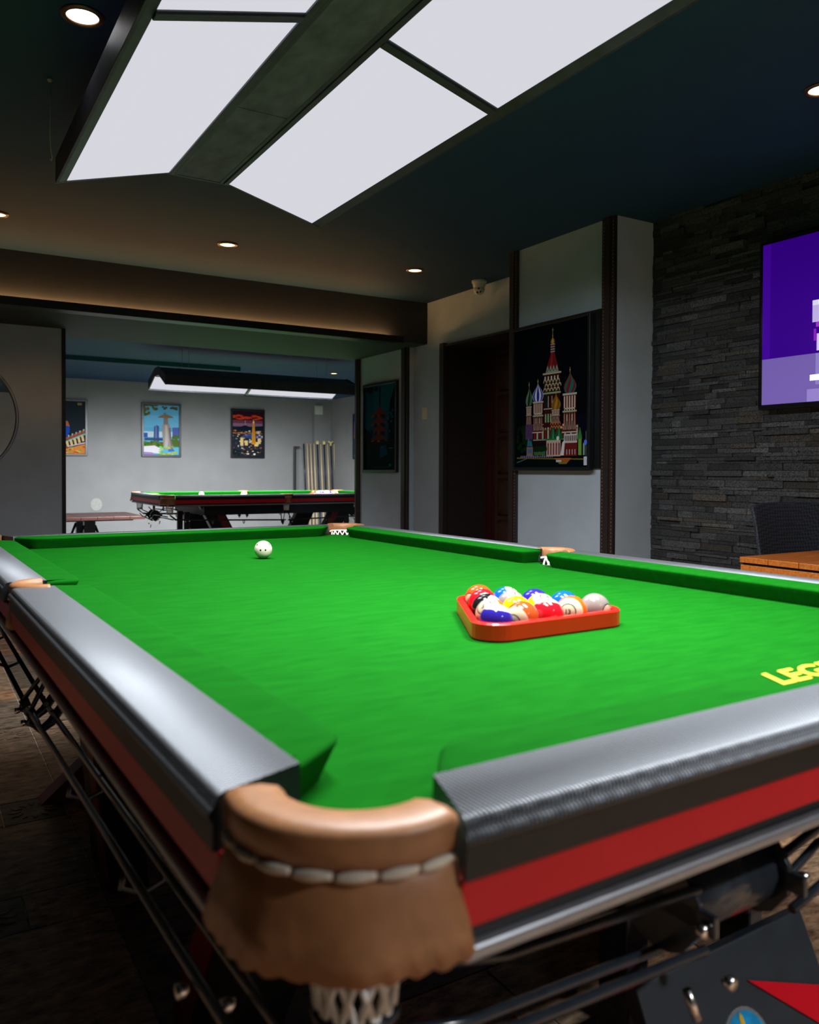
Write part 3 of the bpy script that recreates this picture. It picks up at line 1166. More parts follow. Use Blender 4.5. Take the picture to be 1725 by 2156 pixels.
RX0, RY0, RANG = 0.630, 0.488, radians(0.0)
SP = 0.0580
racked = [
    # row, column, label, colour, stripe, number, orientation (camera lies about yaw 215)
    (0, 0, 'purple striped ball with a white top at the left corner of the red triangle', PURPLE, True, '12', aim(60, 72)),
    (0, 1, 'brown and white striped ball beside the purple striped one at the front', BROWN, True, '15', aim(254, -12)),
    (0, 2, 'red striped ball in the middle of the front row of the triangle', RED, True, '11', aim(215, -62)),
    (0, 3, 'white ball with orange stripe and a big number facing the camera', ORANGE, True, '13', aim(236, 8)),
    (0, 4, 'plain grey ball at the right corner of the red triangle', GREY, False, '7', aim(165, -5, 0)),
    (1, 0, 'orange ball with number spot just behind the purple striped ball', ORANGE, True, '5', aim(256, 38)),
    (1, 1, 'bright yellow ball behind the brown striped ball', YELLOW, False, '1', aim(20, 10, 0)),
    (1, 2, 'yellow striped ball with white top behind the red striped ball', YELLOW, True, '9', aim(170, 55)),
    (1, 3, 'plain blue ball between the grey and the orange striped balls', BLUE, False, '2', aim(30, 0, 0)),
    (2, 0, 'black ball against the left side of the red triangle', BLACK, False, '8', aim(170, 42)),
    (2, 1, 'grey and white striped ball in the centre of the triangle', GREY, True, '14', aim(150, 45)),
    (2, 2, 'plain purple ball against the far right side of the triangle', PURPLE, False, '4', aim(40, 0, 0)),
    (3, 0, 'red ball with white spot near the far corner of the triangle', RED, False, '3', aim(200, 30)),
    (3, 1, 'blue striped ball with pale top near the far corner of the triangle', BLUE, True, '10', aim(130, 38)),
    (4, 0, 'orange brown ball at the far corner of the red triangle', lin((205, 70, 24)), False, '6', aim(262, 0)),
]
racked_objs = []
for r, c, lab, colr, st, num, rot in racked:
    lx = -2 * SP + r * SP / 2 + c * SP
    ly = r * SP * 0.866
    x = RX0 + cos(RANG) * lx - sin(RANG) * ly
    yv = RY0 + sin(RANG) * lx + cos(RANG) * ly
    racked_objs.append(make_ball('pool_ball', lab, colr, st, num, T(x, yv, BR + 0.0003), rot, GRP))

cue_ball = make_ball('cue_ball', 'white cue ball with small dark dots alone on the big table', lin((215, 208, 185)), None, '', T(0.649, 1.855, BR + 0.0003), (0.3, 0.2, 0.5), None)
bm_ = MB()
F2 = Vector((-0.45, -0.85, 0.1)).normalized()
me = cue_ball.data
# dots of the cue ball: small discs in the ball's own mesh
bmx = bmesh.new()
bmx.from_mesh(me)
inv = cue_ball.rotation_euler.to_matrix().inverted()
for dv in ((-0.62, -0.78, 0.02), (-0.12, -0.99, 0.03), (-0.8, -0.2, 0.6), (0.5, -0.6, 0.65), (0.9, 0.3, -0.2), (-0.3, 0.8, 0.5)):
    d = inv @ Vector(dv).normalized()
    a = d.orthogonal().normalized()
    c_ = d.cross(a)
    vv = [bmx.verts.new((d * 1.0 + (a * cos(2 * pi * k / 12) + c_ * sin(2 * pi * k / 12)) * 0.10).normalized() * BR * 1.003) for k in range(12)]
    f = bmx.faces.new(vv)
    f.material_index = 1
bmx.to_mesh(me)
bmx.free()

# triangle rack
b = MB()


def rounded_tri(off, n=8):
    ri = 0.3276 / (2 * sqrt(3))          # inradius of the inner triangle (five balls a side)
    A = ri + off
    cy = RY0 + SP * 4 * 0.866 / 3
    R = 0.026 + off
    pts = []
    for k in range(3):
        a = radians(90 + 120 * k)
        # corner of a triangle with inradius A, then fillet R
        dC = 2 * (A - R)
        cx_, cy_ = RX0 + dC * cos(a), cy + dC * sin(a)
        for i in range(n + 1):
            t = a - radians(60) + radians(120) * i / n
            pts.append((cx_ + R * cos(t), cy_ + R * sin(t)))
    return pts


OI, OO = 0.004, 0.0165
inn, outp = rounded_tri(OI), rounded_tri(OO)
bev = 0.0025
rings = []
for o_, z_ in ((OI, 0.0), (OI, 0.0285), (OI + bev, 0.031), (OO - bev, 0.031), (OO, 0.0285), (OO, 0.003), (OO - 0.002, 0.0)):
    rings.append([T(p[0], p[1], z_ + 0.0002) for p in rounded_tri(o_)])
b.loft(rings, 0, cap=False, wrap=True, smooth=False)
tag(b.build('triangle_rack', 'rack'), 'red plastic triangle rack lying around the balls on the green cloth', 'rack')

# balls on the far table (copies share meshes)
lab2 = ['purple striped', 'brown striped', 'red striped', 'orange striped', 'grey', 'orange', 'yellow', 'yellow striped', 'blue', 'black', 'grey striped', 'dark purple', 'red', 'blue striped', 'orange brown']
for (r, c, *_), src, nm in zip(racked, racked_objs, lab2):
    o = src.copy()
    COL.objects.link(o)
    lx = -2 * SP + r * SP / 2 + c * SP
    ly = r * SP * 0.866
    # far table: apex points to the left
    o.location = (3.60 - ly, 7.66 - lx, ZBED + BR + 0.0003)
    o.rotation_euler = (random.uniform(0, 6), random.uniform(-1, 1), random.uniform(0, 6))
    o['label'] = 'tiny ' + nm + ' ball in the cluster on the far table'
    o['group'] = 'balls clustered on the far table'
o = cue_ball.copy()
COL.objects.link(o)
o.location = (2.16, 7.70, ZBED + BR + 0.0003)
o['label'] = 'white cue ball on the table in the back room'
b = MB()
rings = []
for o_, z_ in ((OI, 0.0), (OI, 0.0285), (OI + bev, 0.031), (OO - bev, 0.031), (OO, 0.0285), (OO, 0.0)):
    rings.append([(3.60 - (p[1] - RY0), 7.66 - (p[0] - RX0), ZBED + z_ + 0.0002) for p in rounded_tri(o_, 5)])
b.loft(rings, 0, cap=False, wrap=True, smooth=False)
tag(b.build('triangle_rack', 'rack'), 'small red triangle rack around the balls on the far table', 'rack')
b = MB()
b.box(2.068, 2.092, 7.698, 7.722, ZBED, ZBED + 0.026, 0)
b.box(2.071, 2.089, 7.701, 7.719, ZBED + 0.024, ZBED + 0.0265, 1)
tag(b.build('chalk_cube', ['black_plastic', noise_mat('blue_chalk', lin((60, 90, 130)), 0.9)], bevel=0.001), 'dark chalk block lying left of the cue ball on the far table', 'chalk')


# ------------------------------------------------------------------ lamps
def make_lamp(label):
    root = thing('table_lamp_canopy', label, 'lamp')
    Lh = 1.37
    hw, zb, zs = 0.562, 0.0, 0.122
    ps = 0.121                     # half width of the spine
    # outer frame: side boards and flanges
    for sx in (-1, 1):
        b = MB()
        x0, x1 = sorted((sx * hw, sx * (hw - 0.011)))
        b.box(x0, x1, -Lh, Lh, zb, zb + 0.098)
        # flange, tilted with the diffuser
        a, c = sx * (hw - 0.011), sx * (hw - 0.040)
        b.hexa([(a, -Lh, 0.0), (c, -Lh, 0.012), (c, Lh, 0.012), (a, Lh, 0.0)], [(a, -Lh, 0.014), (c, -Lh, 0.018), (c, Lh, 0.018), (a, Lh, 0.014)])
        b.build('side_board', 'lamp_frame', root, bevel=0.0015)
    # end gables
    for sy in (-1, 1):
        b = MB()
        y0, y1 = sorted((sy * Lh, sy * (Lh + 0.012)))
        b.prism([(-hw, -0.002), (-ps - 0.02, zs - 0.006), (ps + 0.02, zs - 0.006), (hw, -0.002), (hw, 0.098), (ps, zs + 0.08), (-ps, zs + 0.08), (-hw, 0.098)], y0, y1, 0, axis='y')
        eg = b.build('end_gable', 'lamp_frame', root)
        b = MB()
        for xx in (-0.115, 0.09):
            b.sphere(0.004, 10, 0, (xx, sy * (Lh - 0.001), zs - 0.001))
        b.build('screw', 'chrome', eg)
    # spine
    b = MB()
    b.box(-ps + 0.03, ps - 0.03, -Lh, Lh, zs, zs + 0.02, 0)
    for ya, yb in ((-Lh, -0.33), (-0.325, 0.62), (0.625, Lh)):
        b.box(-ps + 0.028, ps - 0.028, ya, yb, zs - 0.004, zs, 0)
    sp_ = b.build('spine', 'lamp_spine', root)
    b = MB()
    for sx in (-1, 1):
        for w0, w1, h in ((ps - 0.032, ps - 0.016, 0.006), (ps - 0.014, ps + 0.006, 0.010)):
            x0, x1 = sorted((sx * w0, sx * w1))
            b.box(x0, x1, -Lh, Lh, zs - h, zs + 0.02, 0)
    b.build('spine_trim', 'lamp_frame', sp_, bevel=0.002)
    # hood
    b = MB()
    for sx in (-1, 1):
        a, c = sx * (hw - 0.002), sx * 0.0
        b.hexa([(a, -Lh, 0.095), (c, -Lh, zs + 0.075), (c, Lh, zs + 0.075), (a, Lh, 0.095)], [(a, -Lh, 0.100), (c, -Lh, zs + 0.082), (c, Lh, zs + 0.082), (a, Lh, 0.100)])
    b.build('hood', 'lamp_frame', root)
    # diffusers and dividers
    for sx in (-1, 1):
        xa, za = sx * (hw - 0.040), 0.013
        xc, zc_ = sx * (ps + 0.004), zs - 0.002
        for y0, y1 in ((-Lh, -0.022), (0.022, Lh)):
            b = MB()
            b.hexa([(xa, y0, za), (xc, y0, zc_), (xc, y1, zc_), (xa, y1, za)], [(xa, y0, za + 0.004), (xc, y0, zc_ + 0.004), (xc, y1, zc_ + 0.004), (xa, y1, za + 0.004)])
            b.build('diffuser', 'diffuser', root)
            near = y0 < -0.5
            n = Vector((0.34, 0.06, -0.94)) if sx < 0 else (Vector((-0.28, 0.10, -0.95)) if near else Vector((-0.28, 0.24, -0.93)))
            ly = (y1 - y0) * (0.60 if near else 0.85)
            yc = y0 + 0.06 + ly / 2 if near else (y0 + y1) / 2
            mid = Vector(((xa + xc) / 2, yc, (za + zc_) / 2 - 0.035))
            area_light('lamp_light', mid, n, abs(xc - xa) * 0.75, ly, LAMP_W * (1.6 if near else 1.0), (0.93, 0.97, 1.0), LAMP_SPREAD if sx < 0 else (LAMP_SPREAD_R if near else radians(138)), root)  # added sheet under the diffuser, aimed so the camera misses it
        b = MB()
        for y0, y1, h in ((-0.024, 0.024, 0.004), (-0.014, 0.014, 0.010)):
            b.hexa([(xa, y0, za - h), (xc, y0, zc_ - h), (xc, y1, zc_ - h), (xa, y1, za - h)], [(xa, y0, za + 0.004), (xc, y0, zc_ + 0.004), (xc, y1, zc_ + 0.004), (xa, y1, za + 0.004)])
        b.build('divider_bar', 'lamp_frame', root)
    return root


LAMP_SPREAD, LAMP_SPREAD_R = radians(142), radians(122)
lamp = make_lamp('big dark framed gable lamp with glowing white panels over the large table')
lamp.location = (0.6785, 1.47, 2.198)
lamp2 = copy_tree(lamp)
lamp2['label'] = 'long gable lamp glowing over the pool table in the back room'
lamp2.location = (2.76, 7.72, 1.905)
lamp2.rotation_euler = (0, 0, -pi / 2)
lamp2.scale = (0.60, 0.76, 1.0)
for ch in lamp2.children:
    if ch.type == 'LIGHT':
        ch.data = ch.data.copy()
        ch.data.spread = radians(134)
        if ch.location.x < 0:
            ch.data.energy = LAMP_W_BACK * 0.2
            ch.rotation_euler = (0, 0, 0)
        else:
            ch.data.energy = LAMP_W_BACK
            ch.rotation_euler = (0, radians(44), 0)


for lp_, top in ((lamp, ZC - 2.198), (lamp2, ZC2 - 1.905)):
    for sx in (-0.2, 0.2):
        for yy in (-1.0, 1.0):
            b = MB()
            b.tube([(sx, yy, 0.18), (sx, yy, top)], 0.002, 6)
            b.build('suspension_cable', 'wire', lp_)


def downlight(x, y, z, label, r=0.045, mat='warm_bulb', power=DOWN_W, group='round recessed ceiling lights', ang=150):
    root = thing('ceiling_downlight', label, 'ceiling light', (x, y, z), 0, group)
    b = MB()
    b.lathe([(r, -0.001), (r, -0.006), (r + 0.004, -0.009), (r + 0.016, -0.005), (r + 0.018, 0.0), (r, -0.0005)], 32, 0, cap=False)
    b.build('trim_ring', 'bronze', root)
    b = MB()
    b.lathe([(0.0005, -0.002), (r, -0.002), (r, 0.0), (0.0005, 0.0)], 32, 0, cap=False)
    b.build('lens', mat, root)
    spot_light('downlight_light', (0, 0, -0.012), power, (1.0, 0.62, 0.32) if mat == 'warm_bulb' else (0.92, 0.96, 1.0), radians(ang), 1.0, r, root)
    return root


downlight(0.09, 2.08, ZC, 'largest and brightest round ceiling light near the upper left corner', 0.047, 'white_bulb', DOWN_W)
downlight(1.30, 4.32, ZC, 'round ceiling light in front of the beam below the lamp end', power=1.8)
downlight(2.62, 4.26, ZC, 'round ceiling light nearest the white dome camera', power=1.3)
downlight(0.03, 4.40, ZC, 'round ceiling light cut by the left edge of the picture', power=1.0)
downlight(2.47, 1.185, ZC, 'round ceiling light cut by the right edge of the picture', power=14.0, ang=125)
downlight(1.15, -1.9, ZC, 'unseen round ceiling light added behind the camera as fill', power=620.0, mat='white_bulb', ang=132)  # added out of view to brighten the table front
downlight(-0.7, 3.7, ZC, 'unseen round ceiling light added to the left of the big lamp as fill', power=44.0, ang=84)  # added out of view to brighten the floor on the left
downlight(2.62, 9.75, ZC2, 'left of the two small ceiling lights in the back room')
downlight(4.22, 8.85, ZC2, 'right of the two small ceiling lights in the back room', power=DOWN_W * 5)

# loose wire hanging from the ceiling
b = MB()
b.tube([(0, 0, 0), (0.001, 0, -0.10), (-0.001, 0.001, -0.20), (0.002, 0, -0.255), (0.006, 0.0, -0.275), (0.004, 0, -0.29), (-0.001, 0, -0.283)], 0.0016, 6)
b.lathe([(0.0005, 0.0), (0.010, 0.0), (0.010, -0.006), (0.004, -0.012), (0.0005, -0.012)], 12)
tag(b.build('hanging_wire', 'wire', None, (0.062, 2.575, ZC)), 'thin wire with a hook hanging loose from the dark ceiling', 'wire')


# ------------------------------------------------------------------ framed prints
class Print:
    """flat print: coloured polygons stacked by hairline layers; u to the right, v up, both in 0..1"""

    def __init__(s, w, h):
        s.b, s.w, s.h, s.k = MB(), w, h, 0

    def poly(s, col, pts):
        s.k += 1
        d = 0.00002 * s.k
        v = [((min(max(u, 0), 1) - 0.5) * s.w, -d, min(max(t, 0), 1) * s.h) for u, t in pts]
        s.b.add(v, [tuple(range(len(v)))], 0, lin(col))

    def rect(s, col, u0, u1, v0, v1):
        s.poly(col, [(u0, v0), (u1, v0), (u1, v1), (u0, v1)])

    def disc(s, col, u, v, ru, rv, n=16):
        s.poly(col, [(u + ru * cos(2 * pi * k / n), v + rv * sin(2 * pi * k / n)) for k in range(n)])

    def finish(s, name, label, loc, rz, depth=0.03, border=0.02, back=None):
        root = thing(name, label, 'picture', loc, rz)
        root_w, root_h = s.w, s.h
        b = MB()
        w2, bd = s.w / 2, border
        b.box(-w2 - bd, -w2, -depth, 0, -bd, s.h + bd)
        b.box(w2, w2 + bd, -depth, 0, -bd, s.h + bd)
        b.box(-w2, w2, -depth, 0, -bd, 0)
        b.box(-w2, w2, -depth, 0, s.h, s.h + bd)
        b.box(-w2, w2, -depth * 0.5, 0, 0, s.h)
        b.build('picture_frame', 'frame', root, bevel=0.003)
        o = s.b.build('print', 'print', root, (0, -depth * 0.5 - 0.0005, 0), fixn=False)
        return root


def onion(p, u, v0, w, h, cols, swirl=0.0):
    """striped onion dome, base at v0"""
    prof = [(0.62, 0.0), (0.85, 0.10), (1.0, 0.25), (0.95, 0.40), (0.70, 0.56), (0.40, 0.70), (0.18, 0.82), (0.06, 0.92), (0.0, 1.0)]
    n = len(cols)
    for k in range(n):
        f0, f1 = -1 + 2 * k / n, -1 + 2 * (k + 1) / n
        def X(f, r, t):
            q = sin((f + swirl * (t - 0.3)) * pi / 2) if abs(f + swirl * (t - 0.3)) < 1 else (1 if f + swirl * (t - 0.3) > 0 else -1)
            return u + w / 2 * r * q
        a = [(X(f0, r, t), v0 + h * t) for r, t in prof]
        c = [(X(f1, r, t), v0 + h * t) for r, t in prof]
        for i in range(len(prof) - 1):
            p.poly(cols[k], [a[i], c[i], c[i + 1], a[i + 1]])
    p.rect((190, 160, 90), u - 0.003, u + 0.003, v0 + h * 0.93, v0 + h * 1.18)
    p.disc((220, 190, 120), u, v0 + h * 1.05, 0.007, 0.006, 8)


def arch(p, col, col2, u, v, w, h):
    p.poly(col, [(u + w / 2 * cos(pi * k / 10), v + h * sin(pi * k / 10)) for k in range(11)])
    p.poly(col2, [(u + w * 0.3 * cos(pi * k / 10), v + h * 0.6 * sin(pi * k / 10)) for k in range(11)])


def drum(p, u, v0, v1, w, seed=0):
    R = random.Random(seed)
    base = (86, 24, 24)
    p.rect(base, u - w / 2, u + w / 2, v0, v1)
    h = v1 - v0
    p.rect((205, 200, 190), u - w * 0.55, u + w * 0.55, v1 - h * 0.05, v1)
    p.rect((170, 190, 160), u - w * 0.55, u + w * 0.55, v0 + h * 0.52, v0 + h * 0.56)
    p.rect((215, 205, 190), u - w * 0.6, u + w * 0.6, v0, v0 + h * 0.03)
    n = 5
    for k in range(n):
        x = u - w / 2 + w * (k + 0.5) / n
        p.rect((225, 205, 185), x - w * 0.05, x + w * 0.05, v0 + h * 0.62, v0 + h * 0.93)
        if k < n - 1:
            xm = x + w / n / 2
            arch(p, (225, 215, 200), (70, 18, 20), x + w * 0.1, v0 + h * 0.56, w * 0.24, h * 0.07)
        p.rect((30, 70, 60) if k % 2 else (140, 70, 55), x - w * 0.05, x + w * 0.05, v0 + h * 0.06, v0 + h * 0.48)
        p.poly((215, 190, 170), [(x - w * 0.08, v0 + h * 0.08), (x - w * 0.05, v0 + h * 0.08), (x, v0 + h * 0.46), (x + w * 0.05, v0 + h * 0.08), (x + w * 0.08, v0 + h * 0.08), (x, v0 + h * 0.52)])
        p.rect((235, 225, 215), x - w * 0.03, x + w * 0.03, v0 + h * 0.30, v0 + h * 0.46) if k % 2 else None


# night cathedral on the pillar (about 0.69 x 0.88)
pw, ph = 0.655, 0.845
p = Print(pw, ph)
p.rect((3, 10, 16), 0, 1, 0, 1)
p.rect((12, 14, 30), 0.84, 1, 0.16, 0.36)
p.rect((4, 16, 20), 0, 1, 0, 0.075)
p.poly((120, 110, 40), [(0.02, 0.062), (1, 0.048), (1, 0.056), (0.02, 0.072)])
p.poly((90, 130, 140), [(0.02, 0.03), (0.18, 0.062), (0.18, 0.066), (0.02, 0.036)])
# tree
R = random.Random(3)
for k in range(26):
    p.disc((8 + R.randint(0, 14), 30 + R.randint(0, 22), 18), 0.03 + R.random() * 0.17, 0.12 + R.random() * 0.17, 0.025, 0.02, 7)
# body between towers
p.rect((34, 18, 22), 0.20, 0.88, 0.10, 0.30)
for k in range(16):
    u = 0.27 + k * 0.038
    p.rect((190, 178, 160) if k % 2 else (120, 40, 34), u, u + 0.024, 0.20, 0.285)
    arch(p, (225, 210, 170), (40, 20, 30), u + 0.012, 0.262, 0.024, 0.016)
p.rect((200, 195, 180), 0.26, 0.60, 0.300, 0.306)
p.rect((150, 165, 140), 0.26, 0.88, 0.190, 0.198)
# central tower with tent roof
p.rect((62, 22, 24), 0.405, 0.63, 0.28, 0.66)
for r in range(3):
    for k in range(5):
        u = 0.425 + k * 0.045 + (0.02 if r % 2 else 0)
        arch(p, (200, 190, 150), (50, 18, 24), u, 0.535 + r * 0.03, 0.044, 0.026)
for k in range(5):
    p.rect((225, 220, 210), 0.42 + k * 0.043, 0.437 + k * 0.043, 0.615, 0.64)
p.rect((160, 190, 150), 0.40, 0.64, 0.515, 0.527)
p.rect((205, 200, 170), 0.395, 0.645, 0.653, 0.665)
p.rect((215, 205, 190), 0.47, 0.478, 0.42, 0.50)
p.rect((215, 205, 190), 0.52, 0.528, 0.42, 0.50)
p.rect((20, 40, 36), 0.425, 0.465, 0.42, 0.50)
p.rect((205, 200, 190), 0.41, 0.56, 0.408, 0.414)
for k in range(6):
    p.rect((150, 190, 150), 0.43 + 0.035 * k, 0.447 + 0.035 * k, 0.315, 0.375)
p.poly((128, 32, 32), [(0.43, 0.665), (0.62, 0.665), (0.555, 0.80), (0.505, 0.80)])
p.poly((165, 52, 46), [(0.49, 0.665), (0.52, 0.665), (0.530, 0.80), (0.515, 0.80)])
for k in range(4):
    u = 0.44 + k * 0.042
    p.poly((160, 210, 195), [(u, 0.668), (u + 0.042, 0.668), (u + 0.021, 0.715)])
    p.poly((70, 26, 28), [(u + 0.012, 0.672), (u + 0.03, 0.672), (u + 0.021, 0.698)])
p.rect((120, 60, 58), 0.505, 0.555, 0.80, 0.865)
for k in range(4):
    p.rect((190, 195, 200), 0.500, 0.560, 0.805 + k * 0.017, 0.812 + k * 0.017)
onion(p, 0.53, 0.865, 0.06, 0.05, [(150, 110, 30), (235, 190, 80), (160, 110, 30)])
p.rect((200, 180, 130), 0.527, 0.533, 0.91, 0.975)
p.rect((200, 180, 130), 0.518, 0.542, 0.958, 0.963)
# side towers
drum(p, 0.20, 0.30, 0.44, 0.075, 1)
p.rect((90, 60, 110), 0.155, 0.26, 0.20, 0.31)
onion(p, 0.205, 0.445, 0.115, 0.145, [(14, 46, 40), (120, 140, 110), (14, 60, 50), (90, 120, 90), (14, 46, 40)], 0.5)
drum(p, 0.335, 0.245, 0.47, 0.135, 2)
onion(p, 0.335, 0.47, 0.155, 0.135, [(210, 220, 245), (24, 40, 170), (220, 228, 250), (20, 36, 160), (225, 232, 250), (24, 40, 170), (210, 220, 245)])
drum(p, 0.765, 0.235, 0.505, 0.165, 3)
onion(p, 0.77, 0.505, 0.165, 0.15, [(120, 30, 40), (24, 110, 100), (130, 34, 44), (24, 120, 108), (130, 34, 44), (24, 110, 100)], 0.7)
drum(p, 0.585, 0.31, 0.40, 0.105, 4)
onion(p, 0.59, 0.40, 0.125, 0.115, [(180, 110, 20), (120, 100, 40), (200, 130, 30), (110, 100, 40), (190, 120, 24)], 0.6)
for r in range(2):
    for k in range(4):
        arch(p, (205, 120, 60), (40, 40, 60), 0.535 + k * 0.034, 0.265 + r * 0.028, 0.036, 0.026)
# porch with green tents
p.rect((205, 180, 165), 0.465, 0.655, 0.075, 0.19)
for k in range(5):
    p.rect((120, 60, 70), 0.480 + k * 0.037, 0.498 + k * 0.037, 0.085, 0.155)
    arch(p, (120, 60, 70), (70, 40, 60), 0.489 + k * 0.037, 0.155, 0.02, 0.016)
p.poly((40, 130, 60), [(0.45, 0.188), (0.66, 0.188), (0.66, 0.200), (0.45, 0.200)])
for u in (0.555, 0.635):
    p.poly((24, 92, 56), [(u - 0.055, 0.198), (u + 0.055, 0.198), (u, 0.285)])
    p.poly((60, 160, 90), [(u - 0.01, 0.198), (u + 0.012, 0.198), (u, 0.285)])
p.rect((110, 34, 32), 0.70, 0.87, 0.075, 0.17)
p.rect((210, 205, 200), 0.70, 0.87, 0.165, 0.225)
for k in range(7):
    p.rect((60, 40, 40), 0.712 + k * 0.023, 0.724 + k * 0.023, 0.178, 0.215)
p.poly((230, 225, 225), [(0.655, 0.08), (0.70, 0.08), (0.715, 0.19), (0.68, 0.17)])
for k in range(4):
    p.rect((225, 215, 215), 0.735 + k * 0.035, 0.742 + k * 0.035, 0.085, 0.12)
p.rect((120, 170, 70), 0.885, 0.925, 0.08, 0.19)
p.poly((60, 140, 70), [(0.875, 0.19), (0.935, 0.19), (0.905, 0.27)])
p.rect((140, 180, 150), 0.945, 0.965, 0.08, 0.16)
# monument, lamp post, lights, reflections
p.rect((150, 110, 120), 0.185, 0.275, 0.08, 0.145)
p.rect((60, 120, 150), 0.20, 0.26, 0.10, 0.13)
p.poly((50, 120, 130), [(0.19, 0.15), (0.27, 0.15), (0.25, 0.20), (0.235, 0.185), (0.205, 0.215)])
p.rect((70, 110, 70), 0.29, 0.45, 0.085, 0.12)
for k in range(14):
    p.disc((12, 46, 22), 0.30 + 0.012 * k, 0.125 + 0.008 * R.random(), 0.02, 0.02, 8)
p.rect((120, 130, 140), 0.978, 0.984, 0.07, 0.24)
p.disc((90, 130, 255), 0.975, 0.165, 0.02, 0.018)
p.disc((230, 235, 255), 0.62, 0.20, 0.018, 0.015)
p.disc((255, 190, 120), 0.665, 0.275, 0.01, 0.009)
p.disc((255, 200, 150), 0.69, 0.29, 0.009, 0.008)
for k in range(18):
    p.rect((150, 150, 190), 0.1 + 0.026 * k, 0.112 + 0.026 * k, 0.068, 0.078 + 0.008 * R.random())
for k in range(7):
    p.rect((225 - 12 * k, 90 + 10 * k, 50), 0.58 + 0.01 * k, 0.80 - 0.01 * k, 0.058 - 0.006 * k, 0.062 - 0.006 * k)
p.rect((210, 215, 235), 0.955, 1.0, 0.012, 0.07)
p.rect((190, 195, 200), 0.60, 0.67, 0.035, 0.05)
p.finish('framed_poster', 'tall framed poster of a floodlit night cathedral with onion domes on the pillar', (XP - 0.0225, 3.133, 1.107), -pi / 2, 0.035, 0.019)
b = MB()
b.box(XP - 0.019, XP - 0.0005, 2.742, 3.47, 1.10, 1.985)
tag(b.build('backing_board', 'frame'), 'black backing board behind the night cathedral poster', 'board')

# pagoda poster
pw, ph = 0.585, 0.765
p = Print(pw, ph)
p.rect((4, 66, 96), 0, 1, 0, 1)
p.rect((4, 80, 104), 0.3, 1, 0.7, 1)
p.rect((2, 18, 24), 0, 1, 0, 0.36)
p.poly((2, 14, 20), [(0.78, 0.3), (1, 0.3), (1, 1), (0.97, 1), (0.82, 0.8), (0.74, 0.6)])
p.rect((3, 20, 28), 0.47, 0.52, 0.74, 0.98)
for k in range(4):
    v = 0.66 - k * 0.10
    p.poly((104, 44, 40), [(0.22 - 0.02 * k, v - 0.03), (0.47, v + 0.09), (0.72, v - 0.01), (0.78, v - 0.03), (0.5, v - 0.005)])
    p.poly((10, 30, 36), [(0.32, v - 0.055), (0.68, v - 0.055), (0.66, v - 0.005), (0.34, v - 0.005)])
    p.poly((170, 60, 44), [(0.20 - 0.02 * k, v - 0.03), (0.30, v - 0.005), (0.30, v - 0.02)])
    p.disc((150, 66, 50), 0.46, v - 0.02, 0.05, 0.014, 8)
R = random.Random(5)
for k in range(40):
    p.disc((2, 18 + R.randint(0, 16), 26), R.random() ** 2 * 0.25, 0.2 + R.random() * 0.28, 0.06, 0.03, 7)
for k in range(10):
    p.disc((2, 16, 22), 0.08 + R.random() * 0.3, 0.93 + R.random() * 0.06, 0.06, 0.025, 6)
for k in range(16):
    p.disc((6, 80, 120), 0.66 + R.random() * 0.3, 0.3 + R.random() * 0.45, 0.03, 0.014, 6)
p.poly((6, 60, 100), [(0.5, 0.14), (0.75, 0.18), (0.70, 0.30), (0.52, 0.28)])
p.rect((90, 120, 140), 0.55, 0.62, 0.262, 0.268)
p.rect((90, 120, 140), 0.78, 0.90, 0.25, 0.256)
p.disc((10, 110, 100), 0.82, 0.055, 0.03, 0.018)
p.rect((8, 70, 110), 0.3, 0.8, 0.03, 0.036)
p.finish('framed_poster', 'framed poster of a red pagoda at dusk on the narrow wall beside the opening', (3.26, 5.88, 1.088), -pi / 2, 0.03, 0.022)

# back wall: statue, city, tower
pw, ph = 0.50, 0.71
p = Print(pw, ph)
p.rect((96, 176, 214), 0, 1, 0, 1)
p.rect((110, 186, 226), 0, 1, 0.55, 0.8)
p.rect((196, 214, 230), 0, 1, 0.36, 0.47)
R = random.Random(11)
for k in range(34):
    p.disc((70 + R.randint(0, 40), 76 + R.randint(0, 30), 50), R.random() ** 1.6 * 0.36, 1 - R.random() ** 2 * 0.2, 0.045, 0.026, 7)
for k in range(12):
    p.disc((80, 84, 50), 0.5 + R.random() * 0.45, 0.97 - 0.05 * R.random(), 0.04, 0.02, 7)
for k in range(4):
    p.disc((80, 76, 60), 0.80 + 0.03 * k, 0.95, 0.03, 0.02, 7)
p.rect((50, 96, 180), 0.0, 0.11, 0.35, 0.44)
p.poly((74, 96, 150), [(0.27, 0.25), (0.43, 0.25), (0.43, 0.58), (0.36, 0.60), (0.29, 0.57)])
p.poly((120, 140, 190), [(0.33, 0.25), (0.36, 0.25), (0.36, 0.60), (0.33, 0.59)])
p.rect((84, 104, 172), 0.81, 1.0, 0.36, 0.56)
p.rect((90, 130, 60), 0, 1, 0.16, 0.26)
p.rect((60, 80, 120), 0.02, 0.6, 0.29, 0.34)
for k in range(40):
    p.disc((60 + R.randint(0, 50), 90 + R.randint(0, 40), 40), R.random(), 0.18 + R.random() * 0.1, 0.05, 0.025, 7)
for k in range(24):
    p.disc((84, 110, 50), 0.82 + R.random() * 0.18, 0.2 + R.random() * 0.18, 0.05, 0.03, 7)
p.poly((226, 220, 232), [(0, 0.05), (0.45, 0.03), (0.5, 0.12), (0.3, 0.19), (0, 0.17)])
p.poly((160, 130, 200), [(0, 0.0), (0.34, 0.0), (0.24, 0.05), (0, 0.06)])
p.poly((160, 150, 148), [(0.53, 0.62), (0.72, 0.64), (0.76, 0.55), (0.78, 0.3), (0.84, 0.10), (0.56, 0.12), (0.53, 0.35), (0.51, 0.55)])
